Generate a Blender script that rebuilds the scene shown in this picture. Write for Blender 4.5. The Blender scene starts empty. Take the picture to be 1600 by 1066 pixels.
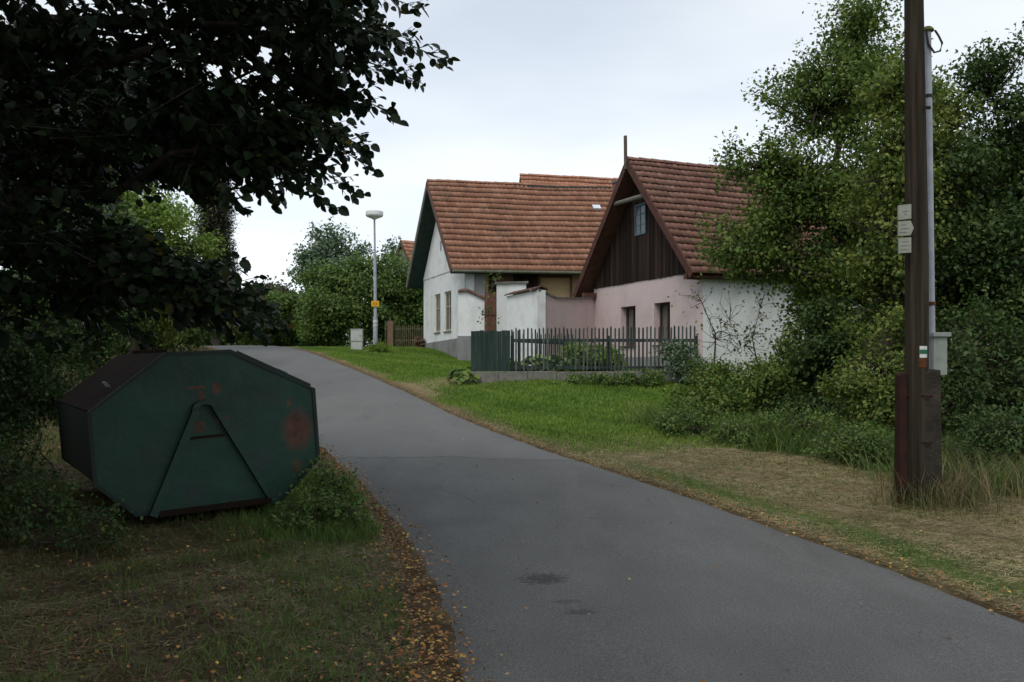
import bpy, math, random
import numpy as np
from mathutils import Vector
R = math.radians
rng = np.random.default_rng(7)
random.seed(7)
sc = bpy.context.scene
col = sc.collection

# ------------------------------------------------------------------ camera
F = 1500.0; HOR = 565.0; CH = 1.6          # focal length and horizon row in photo pixels, eye height
cam_d = bpy.data.cameras.new('camera'); cam = bpy.data.objects.new('camera', cam_d); col.objects.link(cam)
cam.location = (0, 0, CH); cam.rotation_euler = (R(90), 0, 0)
cam_d.sensor_width = 36; cam_d.lens = 36 * F / 1600; cam_d.shift_y = 0.02
cam_d.clip_start = 0.05; cam_d.clip_end = 2000
sc.camera = cam
sc.view_settings.view_transform = 'Standard'; sc.view_settings.look = 'None'
sc.view_settings.exposure = 0.0; sc.view_settings.gamma = 1

# ------------------------------------------------------------------ world: overcast sky
SUN_EL, SUN_AZ = 52, 205
w = bpy.data.worlds.new("World"); sc.world = w; w.use_nodes = True
nt = w.node_tree; N = nt.nodes; L = nt.links
bg = N['Background']
sky = N.new('ShaderNodeTexSky'); sky.sky_type = 'NISHITA'; sky.sun_disc = False
sky.sun_elevation = R(SUN_EL); sky.sun_rotation = R(SUN_AZ); sky.air_density = 1.0; sky.dust_density = 3
tc = N.new('ShaderNodeTexCoord'); mp = N.new('ShaderNodeMapping'); mp.inputs['Scale'].default_value = (1, 1, 3.2)
L.new(tc.outputs['Generated'], mp.inputs['Vector'])
nz = N.new('ShaderNodeTexNoise'); nz.inputs['Scale'].default_value = 2.6; nz.inputs['Detail'].default_value = 5; nz.inputs['Roughness'].default_value = .4
L.new(mp.outputs[0], nz.inputs['Vector'])
cr = N.new('ShaderNodeValToRGB')
cr.color_ramp.elements[0].position = .36; cr.color_ramp.elements[0].color = (6.7, 7.4, 8.5, 1)
cr.color_ramp.elements[1].position = .66; cr.color_ramp.elements[1].color = (9.0, 9.6, 9.9, 1)
L.new(nz.outputs['Fac'], cr.inputs['Fac'])
# brighter cloud towards the horizon
sep = N.new('ShaderNodeSeparateXYZ'); L.new(tc.outputs['Generated'], sep.inputs[0])
hr = N.new('ShaderNodeMapRange'); hr.inputs['From Min'].default_value = .02; hr.inputs['From Max'].default_value = .38
hr.inputs['To Min'].default_value = 1.16; hr.inputs['To Max'].default_value = .84
L.new(sep.outputs['Z'], hr.inputs['Value'])
vm = N.new('ShaderNodeVectorMath'); vm.operation = 'SCALE'
L.new(cr.outputs[0], vm.inputs[0]); L.new(hr.outputs[0], vm.inputs['Scale'])
mx = N.new('ShaderNodeMixRGB'); mx.inputs[0].default_value = .9
L.new(sky.outputs[0], mx.inputs[1]); L.new(vm.outputs[0], mx.inputs[2])
L.new(mx.outputs[0], bg.inputs['Color']); bg.inputs['Strength'].default_value = .122
sun_d = bpy.data.lights.new('sun', 'SUN'); sun_d.energy = 1.5; sun_d.angle = R(30); sun_d.color = (1, .95, .86)
sun = bpy.data.objects.new('sun', sun_d); col.objects.link(sun)
az = R(SUN_AZ); el = R(SUN_EL)
sdir = Vector((math.sin(az) * math.cos(el), math.cos(az) * math.cos(el), math.sin(el)))
sun.rotation_euler = sdir.to_track_quat('Z', 'Y').to_euler(); sun.location = (20, -10, 30)

# ------------------------------------------------------------------ helpers
def at(px, py, Y):
    return np.array([(px - 800) / F * Y, Y, CH + (HOR - py) / F * Y])
def tag(o, label=None, cat=None, group=None, kind=None):
    if label: o['label'] = label
    if cat: o['category'] = cat
    if group: o['group'] = group
    if kind: o['kind'] = kind
    return o
def empty(name, loc, label=None, cat=None, group=None):
    o = bpy.data.objects.new(name, None); col.objects.link(o); o.location = [float(v) for v in loc]
    o.empty_display_size = .2
    return tag(o, label, cat, group)

def mesh_np(name, V, faces, mat, parent=None, attr=None, smooth=False):
    """faces: list of int arrays (M,k)"""
    if isinstance(faces, np.ndarray): faces = [faces]
    V = np.asarray(V, dtype=np.float32)
    if parent is not None: V = V - np.array(parent_world(parent), dtype=np.float32)
    me = bpy.data.meshes.new(name)
    me.vertices.add(len(V)); me.vertices.foreach_set('co', V.ravel())
    idx = np.concatenate([f.ravel() for f in faces]).astype(np.int32)
    cnt = np.concatenate([np.full(len(f), f.shape[1]) for f in faces])
    st = np.concatenate([[0], np.cumsum(cnt)[:-1]]).astype(np.int32)
    me.loops.add(len(idx)); me.loops.foreach_set('vertex_index', idx)
    me.polygons.add(len(cnt)); me.polygons.foreach_set('loop_start', st)
    try: me.polygons.foreach_set('loop_total', cnt.astype(np.int32))
    except Exception: pass
    if smooth: me.polygons.foreach_set('use_smooth', np.ones(len(cnt), dtype=bool))
    if attr is not None:
        a = me.attributes.new('v', 'FLOAT', 'FACE'); a.data.foreach_set('value', np.asarray(attr, dtype=np.float32))
    me.update(calc_edges=True)
    if isinstance(mat, (list, tuple)):
        for m in mat: me.materials.append(m)
    else: me.materials.append(mat)
    o = bpy.data.objects.new(name, me); col.objects.link(o)
    if parent is not None: o.parent = parent
    return o
def parent_world(p):
    x = Vector(p.location)
    while p.parent: p = p.parent; x = x + Vector(p.location)
    return x

class MB:
    def __init__(s, mp=None): s.V = []; s.Fc = []; s.A = []; s.mp = mp
    def add(s, vs, fs, a=0.5):
        b = len(s.V)
        for v in vs: s.V.append(tuple(s.mp(v)) if s.mp else tuple(float(c) for c in v))
        for f in fs: s.Fc.append([b + i for i in f]); s.A.append(a)
    def box(s, lo, hi, a=.5):
        (x0, y0, z0), (x1, y1, z1) = lo, hi
        s.add([(x0,y0,z0),(x1,y0,z0),(x1,y1,z0),(x0,y1,z0),(x0,y0,z1),(x1,y0,z1),(x1,y1,z1),(x0,y1,z1)],
              [(0,3,2,1),(4,5,6,7),(0,1,5,4),(1,2,6,5),(2,3,7,6),(3,0,4,7)], a)
    def hexa(s, bot, top, a=.5):
        n = len(bot)
        s.add(list(bot) + list(top), [tuple(range(n))[::-1], tuple(range(n, 2*n))] + [(i, (i+1)%n, n+(i+1)%n, n+i) for i in range(n)], a)
    def bar(s, p0, p1, wd, th, up=(0,0,1), a=.5):
        p0 = Vector(p0); p1 = Vector(p1); d = (p1 - p0).normalized(); u = Vector(up)
        r = d.cross(u)
        if r.length < 1e-4: r = d.cross(Vector((1,0,0)))
        r.normalize(); q = r.cross(d).normalized()
        c = [r*wd/2+q*th/2, -r*wd/2+q*th/2, -r*wd/2-q*th/2, r*wd/2-q*th/2]
        s.hexa([p0+x for x in c], [p1+x for x in c], a)
    def tube(s, pts, rad, n=8, a=.5, cap=True):
        pts = [Vector(p) for p in pts]
        if not hasattr(rad, '__len__'): rad = [rad]*len(pts)
        rings = []
        for i, p in enumerate(pts):
            d = (pts[min(i+1, len(pts)-1)] - pts[max(i-1, 0)]).normalized()
            u = Vector((0,0,1)) if abs(d.z) < .9 else Vector((1,0,0))
            r = d.cross(u).normalized(); q = r.cross(d)
            rings.append([p + (r*math.cos(2*math.pi*k/n) + q*math.sin(2*math.pi*k/n))*rad[i] for k in range(n)])
        vs = [v for rg in rings for v in rg]; fs = []
        for i in range(len(pts)-1):
            for k in range(n):
                fs.append((i*n+k, i*n+(k+1)%n, (i+1)*n+(k+1)%n, (i+1)*n+k))
        if cap: fs += [tuple(range(n))[::-1], tuple(range((len(pts)-1)*n, len(pts)*n))]
        s.add(vs, fs, a)
    def lathe(s, c, prof, n=24, a=.5):
        c = Vector(c); vs = []; fs = []
        for r, z in prof:
            for k in range(n): vs.append(c + Vector((r*math.cos(2*math.pi*k/n), r*math.sin(2*math.pi*k/n), z)))
        for i in range(len(prof)-1):
            for k in range(n): fs.append((i*n+k, i*n+(k+1)%n, (i+1)*n+(k+1)%n, (i+1)*n+k))
        fs += [tuple(range(n))[::-1], tuple(range((len(prof)-1)*n, len(prof)*n))]
        s.add(vs, fs, a)
    def build(s, name, mat, parent=None, bevel=0, smooth=False):
        V = np.array(s.V, dtype=np.float64)
        if parent is not None: V = V - np.array(parent_world(parent))
        me = bpy.data.meshes.new(name); me.from_pydata(V.tolist(), [], s.Fc)
        a = me.attributes.new('v', 'FLOAT', 'FACE'); a.data.foreach_set('value', np.array(s.A, dtype=np.float32))
        me.materials.append(mat)
        if smooth:
            me.polygons.foreach_set('use_smooth', np.ones(len(me.polygons), dtype=bool))
        me.update()
        o = bpy.data.objects.new(name, me); col.objects.link(o)
        if parent is not None: o.parent = parent
        if bevel:
            m = o.modifiers.new('bevel', 'BEVEL'); m.width = bevel; m.segments = 2; m.limit_method = 'ANGLE'
        if smooth and not bevel:
            try: me.set_sharp_from_angle(angle=R(40))
            except Exception: pass
        return o

# ------------------------------------------------------------------ materials
def mat_new(name, rough=.8, spec=.3):
    m = bpy.data.materials.new(name); m.use_nodes = True
    b = m.node_tree.nodes['Principled BSDF']; b.inputs['Roughness'].default_value = rough
    b.inputs['Specular IOR Level'].default_value = spec
    return m, m.node_tree, b
def n_coord(nt, kind='Object', scale=(1,1,1)):
    t = nt.nodes.new('ShaderNodeTexCoord'); m = nt.nodes.new('ShaderNodeMapping'); m.inputs['Scale'].default_value = scale
    nt.links.new(t.outputs[kind], m.inputs['Vector']); return m.outputs[0]
def n_noise(nt, vec, scale, detail=4, rough=.55):
    n = nt.nodes.new('ShaderNodeTexNoise'); n.inputs['Scale'].default_value = scale; n.inputs['Detail'].default_value = detail
    n.inputs['Roughness'].default_value = rough; nt.links.new(vec, n.inputs['Vector']); return n.outputs['Fac']
def n_ramp(nt, fac, stops):
    r = nt.nodes.new('ShaderNodeValToRGB'); e = r.color_ramp.elements
    e[0].position, e[0].color = stops[0][0], tuple(stops[0][1]) + (1,)
    e[1].position, e[1].color = stops[-1][0], tuple(stops[-1][1]) + (1,)
    for p, c in stops[1:-1]:
        x = e.new(p); x.color = tuple(c) + (1,)
    nt.links.new(fac, r.inputs['Fac']); return r.outputs['Color']
def n_mix(nt, fac, a, b, mode='MIX'):
    m = nt.nodes.new('ShaderNodeMixRGB'); m.blend_type = mode
    for i, x in ((0, fac), (1, a), (2, b)):
        if hasattr(x, 'links'): nt.links.new(x, m.inputs[i])
        elif i == 0: m.inputs[0].default_value = x
        else: m.inputs[i].default_value = tuple(x) + (1,)
    return m.outputs[0]
def n_math(nt, op, a, b=None, c=None, clamp=False):
    m = nt.nodes.new('ShaderNodeMath'); m.operation = op; m.use_clamp = clamp
    for i, x in enumerate((a, b, c)):
        if x is None: continue
        if hasattr(x, 'links'): nt.links.new(x, m.inputs[i])
        else: m.inputs[i].default_value = x
    return m.outputs[0]
def n_range(nt, v, a, b, c=0, d=1):
    m = nt.nodes.new('ShaderNodeMapRange'); m.interpolation_type = 'SMOOTHSTEP'
    nt.links.new(v, m.inputs[0])
    for i, x in enumerate((a, b, c, d)): m.inputs[i+1].default_value = x
    return m.outputs[0]
def n_attr(nt, name='v'):
    a = nt.nodes.new('ShaderNodeAttribute'); a.attribute_name = name; return a.outputs['Fac']
def n_bump(nt, b, h, strength=.4, dist=.02):
    x = nt.nodes.new('ShaderNodeBump'); x.inputs['Strength'].default_value = strength; x.inputs['Distance'].default_value = dist
    nt.links.new(h, x.inputs['Height']); nt.links.new(x.outputs[0], b.inputs['Normal'])
def simple(name, c1, c2, scale=3, rough=.8, spec=.3, bump=.3, bscale=40, cscale=(1,1,1), dist=.01, detail=5):
    m, t, b = mat_new(name, rough, spec); v = n_coord(t, 'Object', cscale)
    f = n_noise(t, v, scale, detail, .6)
    t.links.new(n_ramp(t, f, [(.3, c1), (.7, c2)]), b.inputs['Base Color'])
    if bump: n_bump(t, b, n_noise(t, v, bscale, 4), bump, dist)
    return m
def leaf_mat(name, stops, trans=.25, rough=.55, spec=.25):
    m, t, b = mat_new(name, rough, spec)
    c = n_ramp(t, n_attr(t), stops)
    t.links.new(c, b.inputs['Base Color'])
    tr = t.nodes.new('ShaderNodeBsdfTranslucent'); 
    t.links.new(n_mix(t, .5, c, (.5, .8, .15), 'MULTIPLY'), tr.inputs['Color'])
    mix = t.nodes.new('ShaderNodeMixShader'); mix.inputs[0].default_value = trans
    t.links.new(b.outputs[0], mix.inputs[1]); t.links.new(tr.outputs[0], mix.inputs[2])
    t.links.new(mix.outputs[0], t.nodes['Material Output'].inputs['Surface'])
    return m

M = {}
# plaster ---------------------------------------------------------
def plaster(name, c, dirt, amount=.5):
    m, t, b = mat_new(name, .92, .15); v = n_coord(t)
    f = n_range(t, n_noise(t, v, 1.1, 6, .65), .42, .75)
    vs = n_coord(t, 'Object', (3, 3, .35)); st = n_range(t, n_noise(t, vs, 1.6, 5, .6), .55, .8)
    c1 = n_mix(t, n_math(t, 'MULTIPLY', f, amount), c, dirt)
    c2 = n_mix(t, n_math(t, 'MULTIPLY', st, amount * .7), c1, dirt)
    t.links.new(c2, b.inputs['Base Color'])
    n_bump(t, b, n_mix(t, .5, n_noise(t, v, 4, 4), n_noise(t, v, 60, 3)), .5, .02)
    return m
M['white'] = plaster('white_limewash', (.78, .80, .81), (.47, .46, .43), .6)
M['pink'] = plaster('pink_plaster', (.60, .49, .485), (.42, .35, .34), .6)
M['ochre'] = plaster('ochre_plaster', (.42, .31, .17), (.24, .17, .10))
M['greyplaster'] = plaster('grey_render', (.26, .26, .26), (.15, .15, .15), .8)
M['concrete'] = simple('old_concrete', (.13, .125, .11), (.24, .23, .21), 4, .95, .15, .6, 30, dist=.02)
M['dark_concrete'] = simple('weathered_concrete_stake', (.02, .018, .015), (.052, .046, .038), 5, .95, .1, .7, 30, dist=.02)
M['interior'] = simple('interior_shade_black', (.01, .01, .01), (.02, .018, .015), 2, .9, .1, 0)  # near-black standing in for unlit space behind panes and boards
M['curtain'] = simple('lace_curtain', (.42, .40, .36), (.60, .57, .52), 8, .9, .1, 0, cscale=(6, 6, .3))
M['brown_wood'] = simple('brown_painted_wood', (.075, .034, .022), (.125, .06, .04), 6, .7, .25, .3, 40, (1, 1, 1))
M['frame_brown'] = simple('brown_window_frame', (.05, .026, .018), (.10, .05, .035), 6, .6, .3, .2)
M['frame_beige'] = simple('beige_window_frame', (.32, .29, .23), (.42, .39, .32), 6, .6, .3, .2)
M['beam'] = simple('weathered_beam', (.11, .105, .09), (.20, .19, .16), 8, .9, .15, .5, 40, (1, 1, 1))
M['finial'] = simple('grey_brown_post', (.07, .055, .045), (.13, .105, .09), 8, .9, .15, .3)
M['red_wood'] = simple('red_brown_rake_board', (.055, .024, .018), (.10, .042, .03), 5, .75, .2, .3)
M['green_soffit'] = simple('dark_green_soffit', (.018, .032, .028), (.033, .052, .046), 3, .8, .2, .3, 30)
M['gutter'] = simple('mossy_gutter', (.07, .08, .05), (.14, .14, .10), 6, .6, .3, .2)
M['metal_grey'] = simple('galvanised_metal', (.22, .24, .28), (.34, .37, .42), 5, .45, .5, .1)
M['lamp_white'] = simple('lamp_plastic', (.55, .56, .56), (.68, .69, .69), 5, .4, .4, 0)
M['lamp_glass'] = simple('lamp_bowl', (.62, .66, .64), (.72, .75, .73), 5, .25, .5, 0)
M['yellow'] = simple('yellow_sign', (.62, .32, .012), (.74, .40, .02), 8, .5, .3, 0)
M['black'] = simple('black_paint', (.012, .012, .012), (.025, .025, .025), 8, .5, .3, 0)
M['cabinet'] = simple('cabinet_grey', (.42, .44, .42), (.54, .56, .54), 3, .6, .3, 0)
M['box_grey'] = simple('junction_box_grey', (.20, .23, .21), (.30, .33, .30), 5, .6, .3, .1)
M['sign_white'] = simple('dirty_white_sign', (.22, .23, .19), (.33, .34, .29), 9, .5, .3, 0)
M['sign_ink'] = simple('faded_print', (.07,.075,.07), (.12,.12,.11), 9, .7, .2, 0)
M['mark_white'] = simple('white_trail_paint', (.50, .52, .50), (.68, .70, .68), 20, .7, .3, 0)
M['mark_green'] = simple('green_trail_paint', (.012, .10, .055), (.02, .14, .08), 20, .7, .3, 0)
M['orange'] = simple('orange_trail_paint', (.06, .022, .010), (.13, .045, .016), 14, .8, .2, 0)
M['brick'] = simple('rough_brick_post', (.13, .085, .06), (.24, .15, .105), 12, .9, .15, .6, 20)
M['old_fence'] = simple('old_yard_fence', (.06, .055, .03), (.16, .15, .085), 8, .9, .15, .4)
M['bark'] = simple('bark', (.035, .03, .024), (.09, .078, .062), 6, .95, .1, .8, 18, (3, 3, .6), .03)
M['twig'] = simple('twig_bark', (.05, .04, .03), (.11, .09, .065), 12, .9, .1, 0)
M['moss'] = simple('moss_cap', (.06, .075, .02), (.14, .14, .05), 20, .95, .1, .8, 60)
M['rubber'] = simple('black_cable', (.015, .013, .012), (.03, .028, .025), 20, .6, .3, 0)
M['skylight'] = simple('skylight_glass', (.55, .6, .66), (.7, .74, .8), 3, .15, .6, 0)
# glass
m, t, b = mat_new('window_glass', .06, .6); b.inputs['Base Color'].default_value = (.03, .035, .04, 1)
b.inputs['Alpha'].default_value = .3; M['glass'] = m
m, t, b = mat_new('blue_attic_glass', .12, .6); b.inputs['Base Color'].default_value = (.055, .085, .10, 1); M['glass_blue'] = m
# boards
m, t, b = mat_new('shade_darkened_boards', .85, .15)
f = n_noise(t, n_coord(t, 'Object', (9, 9, .5)), 1.6, 5)
f = n_math(t, 'ADD', n_math(t, 'MULTIPLY', f, .6), n_math(t, 'MULTIPLY', n_attr(t), .4))
t.links.new(n_ramp(t, f, [(.3, (.011, .007, .005)), (.55, (.025, .015, .011)), (.75, (.052, .032, .025))]), b.inputs['Base Color'])  # brown boards with the overhang's shade darkened into the colour
n_bump(t, b, n_noise(t, n_coord(t, 'Object', (20, 20, 1)), 3, 4), .4, .01); M['boards'] = m
m, t, b = mat_new('green_grey_pickets', .85, .2)
f = n_noise(t, n_coord(t, 'Object', (8, 8, 1)), 2.5, 5)
f = n_math(t, 'ADD', n_math(t, 'MULTIPLY', f, .6), n_math(t, 'MULTIPLY', n_attr(t), .4))
t.links.new(n_ramp(t, f, [(.3, (.02, .032, .03)), (.55, (.05, .068, .064)), (.75, (.13, .14, .135))]), b.inputs['Base Color']); M['picket'] = m
m, t, b = mat_new('dark_green_board_panel', .7, .25)
f = n_noise(t, n_coord(t, 'Object', (6, 6, .7)), 2.0, 5)
t.links.new(n_ramp(t, f, [(.3, (.012, .028, .025)), (.7, (.035, .058, .05))]), b.inputs['Base Color']); M['panel'] = m
# wooden pole
m, t, b = mat_new('tarred_pole_wood', .9, .12); v = n_coord(t, 'Object', (14, 14, .5))
f = n_noise(t, v, 1.5, 6)
t.links.new(n_ramp(t, f, [(.3, (.014, .011, .008)), (.5, (.032, .026, .018)), (.75, (.068, .056, .04))]), b.inputs['Base Color'])
n_bump(t, b, n_noise(t, n_coord(t, 'Object', (24, 24, .5)), 2, 5), .8, .02); M['pole'] = m
M['rust_stake'] = simple('rusty_red_stake', (.018, .012, .009), (.045, .018, .013), 5, .9, .12, .5, 30)
# tiles
def tile_mat(name, a, bb, c, lichen):
    m, t, b = mat_new(name, .85, .2); v = n_coord(t)
    f = n_math(t, 'ADD', n_math(t, 'MULTIPLY', n_attr(t), .32), n_math(t, 'MULTIPLY', n_noise(t, v, 1.3, 5), .65))
    cc = n_ramp(t, f, [(.22, a), (.5, bb), (.85, c)])
    li = n_range(t, n_noise(t, v, .55, 7, .75), .54, .68)
    cc = n_mix(t, n_math(t, 'MULTIPLY', li, .6), cc, lichen)
    sp = n_range(t, n_noise(t, v, 14, 3, .6), .58, .7)
    cc = n_mix(t, n_math(t, 'MULTIPLY', sp, .35), cc, lichen)
    t.links.new(cc, b.inputs['Base Color']); n_bump(t, b, n_noise(t, v, 50, 3), .3, .01)
    return m
M['tile_a'] = tile_mat('orange_clay_tiles', (.22, .105, .068), (.305, .152, .098), (.38, .215, .145), (.115, .09, .066))
M['tile_b'] = tile_mat('brown_red_clay_tiles', (.145, .074, .057), (.205, .107, .081), (.28, .155, .118), (.105, .088, .07))
M['tile_dark'] = tile_mat('dark_coping_tiles', (.07, .04, .032), (.12, .065, .05), (.17, .10, .08), (.06, .055, .045))
M['tile_c'] = tile_mat('bright_clay_tiles', (.30, .13, .08), (.40, .19, .12), (.47, .26, .18), (.2, .14, .1))
# container
m, t, b = mat_new('shade_darkened_green_paint', .55, .35); v = n_coord(t)
base = n_ramp(t, n_noise(t, v, 1.4, 5, .6), [(.3, (.004, .012, .008)), (.7, (.008, .022, .015))])  # shell green blackened to carry the shade on its left side
blotch = n_range(t, n_noise(t, n_coord(t, 'Object', (1, 1, 1.4)), 1.7, 3), .55, .75)
base = n_mix(t, n_math(t, 'MULTIPLY', blotch, .55), base, (.03, .034, .045))
rn = n_noise(t, v, 5, 8, .75)
rust_c = n_ramp(t, n_noise(t, v, 18, 4), [(.3, (.05, .018, .009)), (.7, (.17, .06, .024))])
M['_tmp'] = None
base = n_mix(t, n_range(t, rn, .66, .72), base, rust_c)
t.links.new(base, b.inputs['Base Color']); n_bump(t, b, n_noise(t, v, 9, 5), .25, .01); M['container'] = m
def rusty(name, spots):
    m, t, b = mat_new(name, .55, .35); v = n_coord(t)
    base = n_ramp(t, n_noise(t, v, 1.4, 5, .6), [(.3, (.005, .032, .018)), (.7, (.011, .052, .031))])
    base = n_mix(t, n_math(t, 'MULTIPLY', n_range(t, n_noise(t, n_coord(t, 'Object', (7, 7, .8)), 1.3, 5, .6), .52, .75), .5), base, (.022, .020, .018))
    base = n_mix(t, n_math(t, 'MULTIPLY', n_range(t, n_noise(t, v, 40, 3, .6), .62, .72), .35), base, (.05, .07, .055))
    base = n_mix(t, n_math(t, 'MULTIPLY', blotch_f(t), .45), base, (.032, .03, .042))
    rust_c = n_ramp(t, n_noise(t, v, 9, 6, .7), [(.35, (.045, .018, .008)), (.65, (.115, .045, .018))])
    warp = n_noise(t, v, 9, 8, .8)
    for (x, y, z, rx, rz, st, halo) in spots:
        sp = t.nodes.new('ShaderNodeVectorMath'); sp.operation = 'SUBTRACT'; t.links.new(v, sp.inputs[0]); sp.inputs[1].default_value = (x, y, z)
        ml = t.nodes.new('ShaderNodeVectorMath'); ml.operation = 'MULTIPLY'; t.links.new(sp.outputs[0], ml.inputs[0]); ml.inputs[1].default_value = (1/rx, 1/rx, 1/rz)
        ln = t.nodes.new('ShaderNodeVectorMath'); ln.operation = 'LENGTH'; t.links.new(ml.outputs[0], ln.inputs[0])
        d = n_math(t, 'ADD', ln.outputs['Value'], n_math(t, 'MULTIPLY', n_math(t, 'SUBTRACT', warp, .5), 1.0 if halo else 2.6))
        if halo: base = n_mix(t, n_math(t, 'MULTIPLY', n_range(t, d, 1.55, 1.05), .75), base, (.075, .036, .028))
        base = n_mix(t, n_math(t, 'MULTIPLY', n_range(t, d, 1.0, .9), st), base, rust_c)
    base = n_mix(t, n_math(t, 'MULTIPLY', n_range(t, n_noise(t, v, 12, 8, .8), .64, .69), .8), base, rust_c)
    t.links.new(base, b.inputs['Base Color']); n_bump(t, b, n_noise(t, v, 3, 7, .6), .45, .04)
    return m
def blotch_f(t): return n_range(t, n_noise(t, n_coord(t, 'Object', (1, 1, 1.4)), 1.7, 3), .5, .75)
M['container_dark'] = simple('rusted_lid_paint', (.010, .009, .007), (.030, .015, .010), 3, .9, .1, .4, 20)
# leaves
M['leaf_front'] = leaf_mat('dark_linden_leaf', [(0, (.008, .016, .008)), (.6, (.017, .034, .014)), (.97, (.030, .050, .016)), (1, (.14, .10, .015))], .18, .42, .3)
M['leaf_pear'] = leaf_mat('pear_leaf', [(0, (.050, .092, .022)), (.5, (.105, .170, .036)), (.96, (.20, .25, .055)), (1, (.34, .28, .05))], .32)
M['leaf_yel'] = leaf_mat('yellowing_leaf', [(0, (.062, .105, .024)), (.5, (.125, .185, .042)), (1, (.28, .29, .065))], .32)
M['leaf_dark'] = leaf_mat('deep_green_leaf', [(0, (.026, .054, .018)), (.6, (.056, .102, .028)), (1, (.115, .16, .042))], .28)
M['leaf_mid'] = leaf_mat('mid_green_leaf', [(0, (.052, .098, .026)), (.5, (.10, .168, .042)), (1, (.19, .25, .06))], .32)
M['leaf_lite'] = leaf_mat('light_green_leaf', [(0, (.09, .15, .025)), (.5, (.16, .25, .045)), (1, (.26, .34, .07))], .35)
M['leaf_ash'] = leaf_mat('blue_green_leaf', [(0, (.07, .12, .070)), (.5, (.13, .195, .12)), (1, (.20, .26, .16))], .32)
M['leaf_brown'] = leaf_mat('brownish_leaf', [(0, (.05, .045, .03)), (.5, (.10, .095, .055)), (1, (.16, .14, .08))], .2)
M['leaf_hosta'] = leaf_mat('hosta_leaf', [(0, (.06, .12, .03)), (.5, (.12, .21, .05)), (1, (.24, .32, .08))], .2)
M['needle'] = leaf_mat('dark_conifer_needles', [(0, (.014, .016, .010)), (.6, (.034, .036, .020)), (1, (.07, .065, .036))], .08)
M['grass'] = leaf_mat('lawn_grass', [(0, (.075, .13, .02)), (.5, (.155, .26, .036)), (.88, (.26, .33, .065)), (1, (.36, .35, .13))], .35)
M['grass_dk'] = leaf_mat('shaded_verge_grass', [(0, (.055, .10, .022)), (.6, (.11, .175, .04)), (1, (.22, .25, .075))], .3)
M['weed'] = leaf_mat('dull_weeds', [(0, (.05, .06, .022)), (.5, (.10, .11, .04)), (1, (.22, .19, .08))], .2)
M['hay'] = leaf_mat('dry_mown_hay', [(0, (.14, .11, .055)), (.5, (.30, .245, .13)), (.9, (.46, .385, .21)), (1, (.62, .54, .33))], .1)
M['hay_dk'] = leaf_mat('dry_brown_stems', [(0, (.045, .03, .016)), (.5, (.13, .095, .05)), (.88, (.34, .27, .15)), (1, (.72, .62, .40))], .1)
M['litter'] = leaf_mat('fallen_leaves', [(0, (.10, .045, .018)), (.5, (.32, .14, .04)), (.85, (.46, .23, .065)), (1, (.60, .44, .10))], .15)

# ------------------------------------------------------------------ terrain
fy = np.arange(-60, 140, .25)
def smooth_interp(ys, vs, win=9):
    v = np.interp(fy, ys, vs); k = np.hanning(win + 2)[1:-1]; k /= k.sum()
    vp = np.pad(v, win, mode='edge'); return np.convolve(vp, k, 'same')[win:-win]
_zr = smooth_interp([-60,0,8,12,16,20,25,30,35,40,45,50,55,60,80,140], [-.6,0,0,.07,.21,.42,.80,1.22,1.65,2.0,2.25,2.4,2.45,2.42,2.0,1.9], 17)
_xr = smooth_interp([-60,-5,0,4,6,8,12,16,20,25,30,35,40,45,50,55,60,140], [6,4.2,3.9,3.5,3.25,2.9,1.84,.4,-.97,-2.63,-4.5,-6.5,-8.35,-10.2,-12.2,-14.8,-18,-60], 13)
_xl = smooth_interp([-60,-5,0,4,4.8,6,8,12,16,20,25,30,35,40,45,50,55,60,140], [1.5,.4,.1,-.2,-.28,-.46,-.8,-1.9,-3.25,-4.75,-6.5,-8.4,-10.4,-12.2,-14.1,-16.2,-19,-22.2,-64], 13)
zr = lambda Y: np.interp(Y, fy, _zr); xr = lambda Y: np.interp(Y, fy, _xr); xl = lambda Y: np.interp(Y, fy, _xl)
def sstep(a, b, x):
    t = np.clip((x - a) / (b - a), 0, 1); return t * t * (3 - 2 * t)
def wob(X, Y, s, seed=0):
    return (np.sin(X*s*1.3 + seed) * np.cos(Y*s*1.1 + seed*2) + .6*np.sin(X*s*2.7 + Y*s*1.9 + seed*3) + .35*np.sin(-X*s*4.1 + Y*s*5.3 + seed)) / 1.95
def hgt(X, Y):
    X = np.asarray(X, float); Y = np.asarray(Y, float)
    z = zr(Y); dl = xl(Y) - X; dr = X - xr(Y)
    ins = np.minimum(-dl, -dr)                     # >0 inside the road
    z = z - .05 * sstep(.0, .35, ins)
    out = np.maximum(dl, dr)
    z = z - .015 + .03 * wob(X, Y, 1.7, 1) * sstep(.1, 1, out) + .02 * wob(X, Y, 5, 2) * sstep(.2, 1, out)
    z = z + 2.4 * sstep(4.3, 10.5, dl) * sstep(3, 9, Y)
    z = z + .30 * np.exp(-(((X - 2.2) / 4.5)**2 + ((Y - 27) / 3.2)**2)) * sstep(0, 1.5, dr)
    z = z - .33 * np.exp(-(((X + 1) / 4)**2 + ((Y - 40) / 4)**2)) * sstep(0, 2, dr)
    z = z + .10 * sstep(.6, 3, dr) * sstep(22, 12, Y)
    return z
def axis(fine0, fine1, step, far0, far1):
    a = np.arange(fine0, fine1, step); l = [a[0]]; s = step
    while l[-1] > far0: s *= 1.25; l.append(l[-1] - s)
    r = [a[-1]]; s = step
    while r[-1] < far1: s *= 1.25; r.append(r[-1] + s)
    return np.concatenate([np.array(l[1:])[::-1], a, np.array(r[1:])])
gx = axis(-14, 14, .16, -700, 700); gy = axis(-2, 46, .16, -300, 900)
GX, GY = np.meshgrid(gx, gy); GZ = hgt(GX, GY)
nx, ny = len(gx), len(gy)
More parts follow.
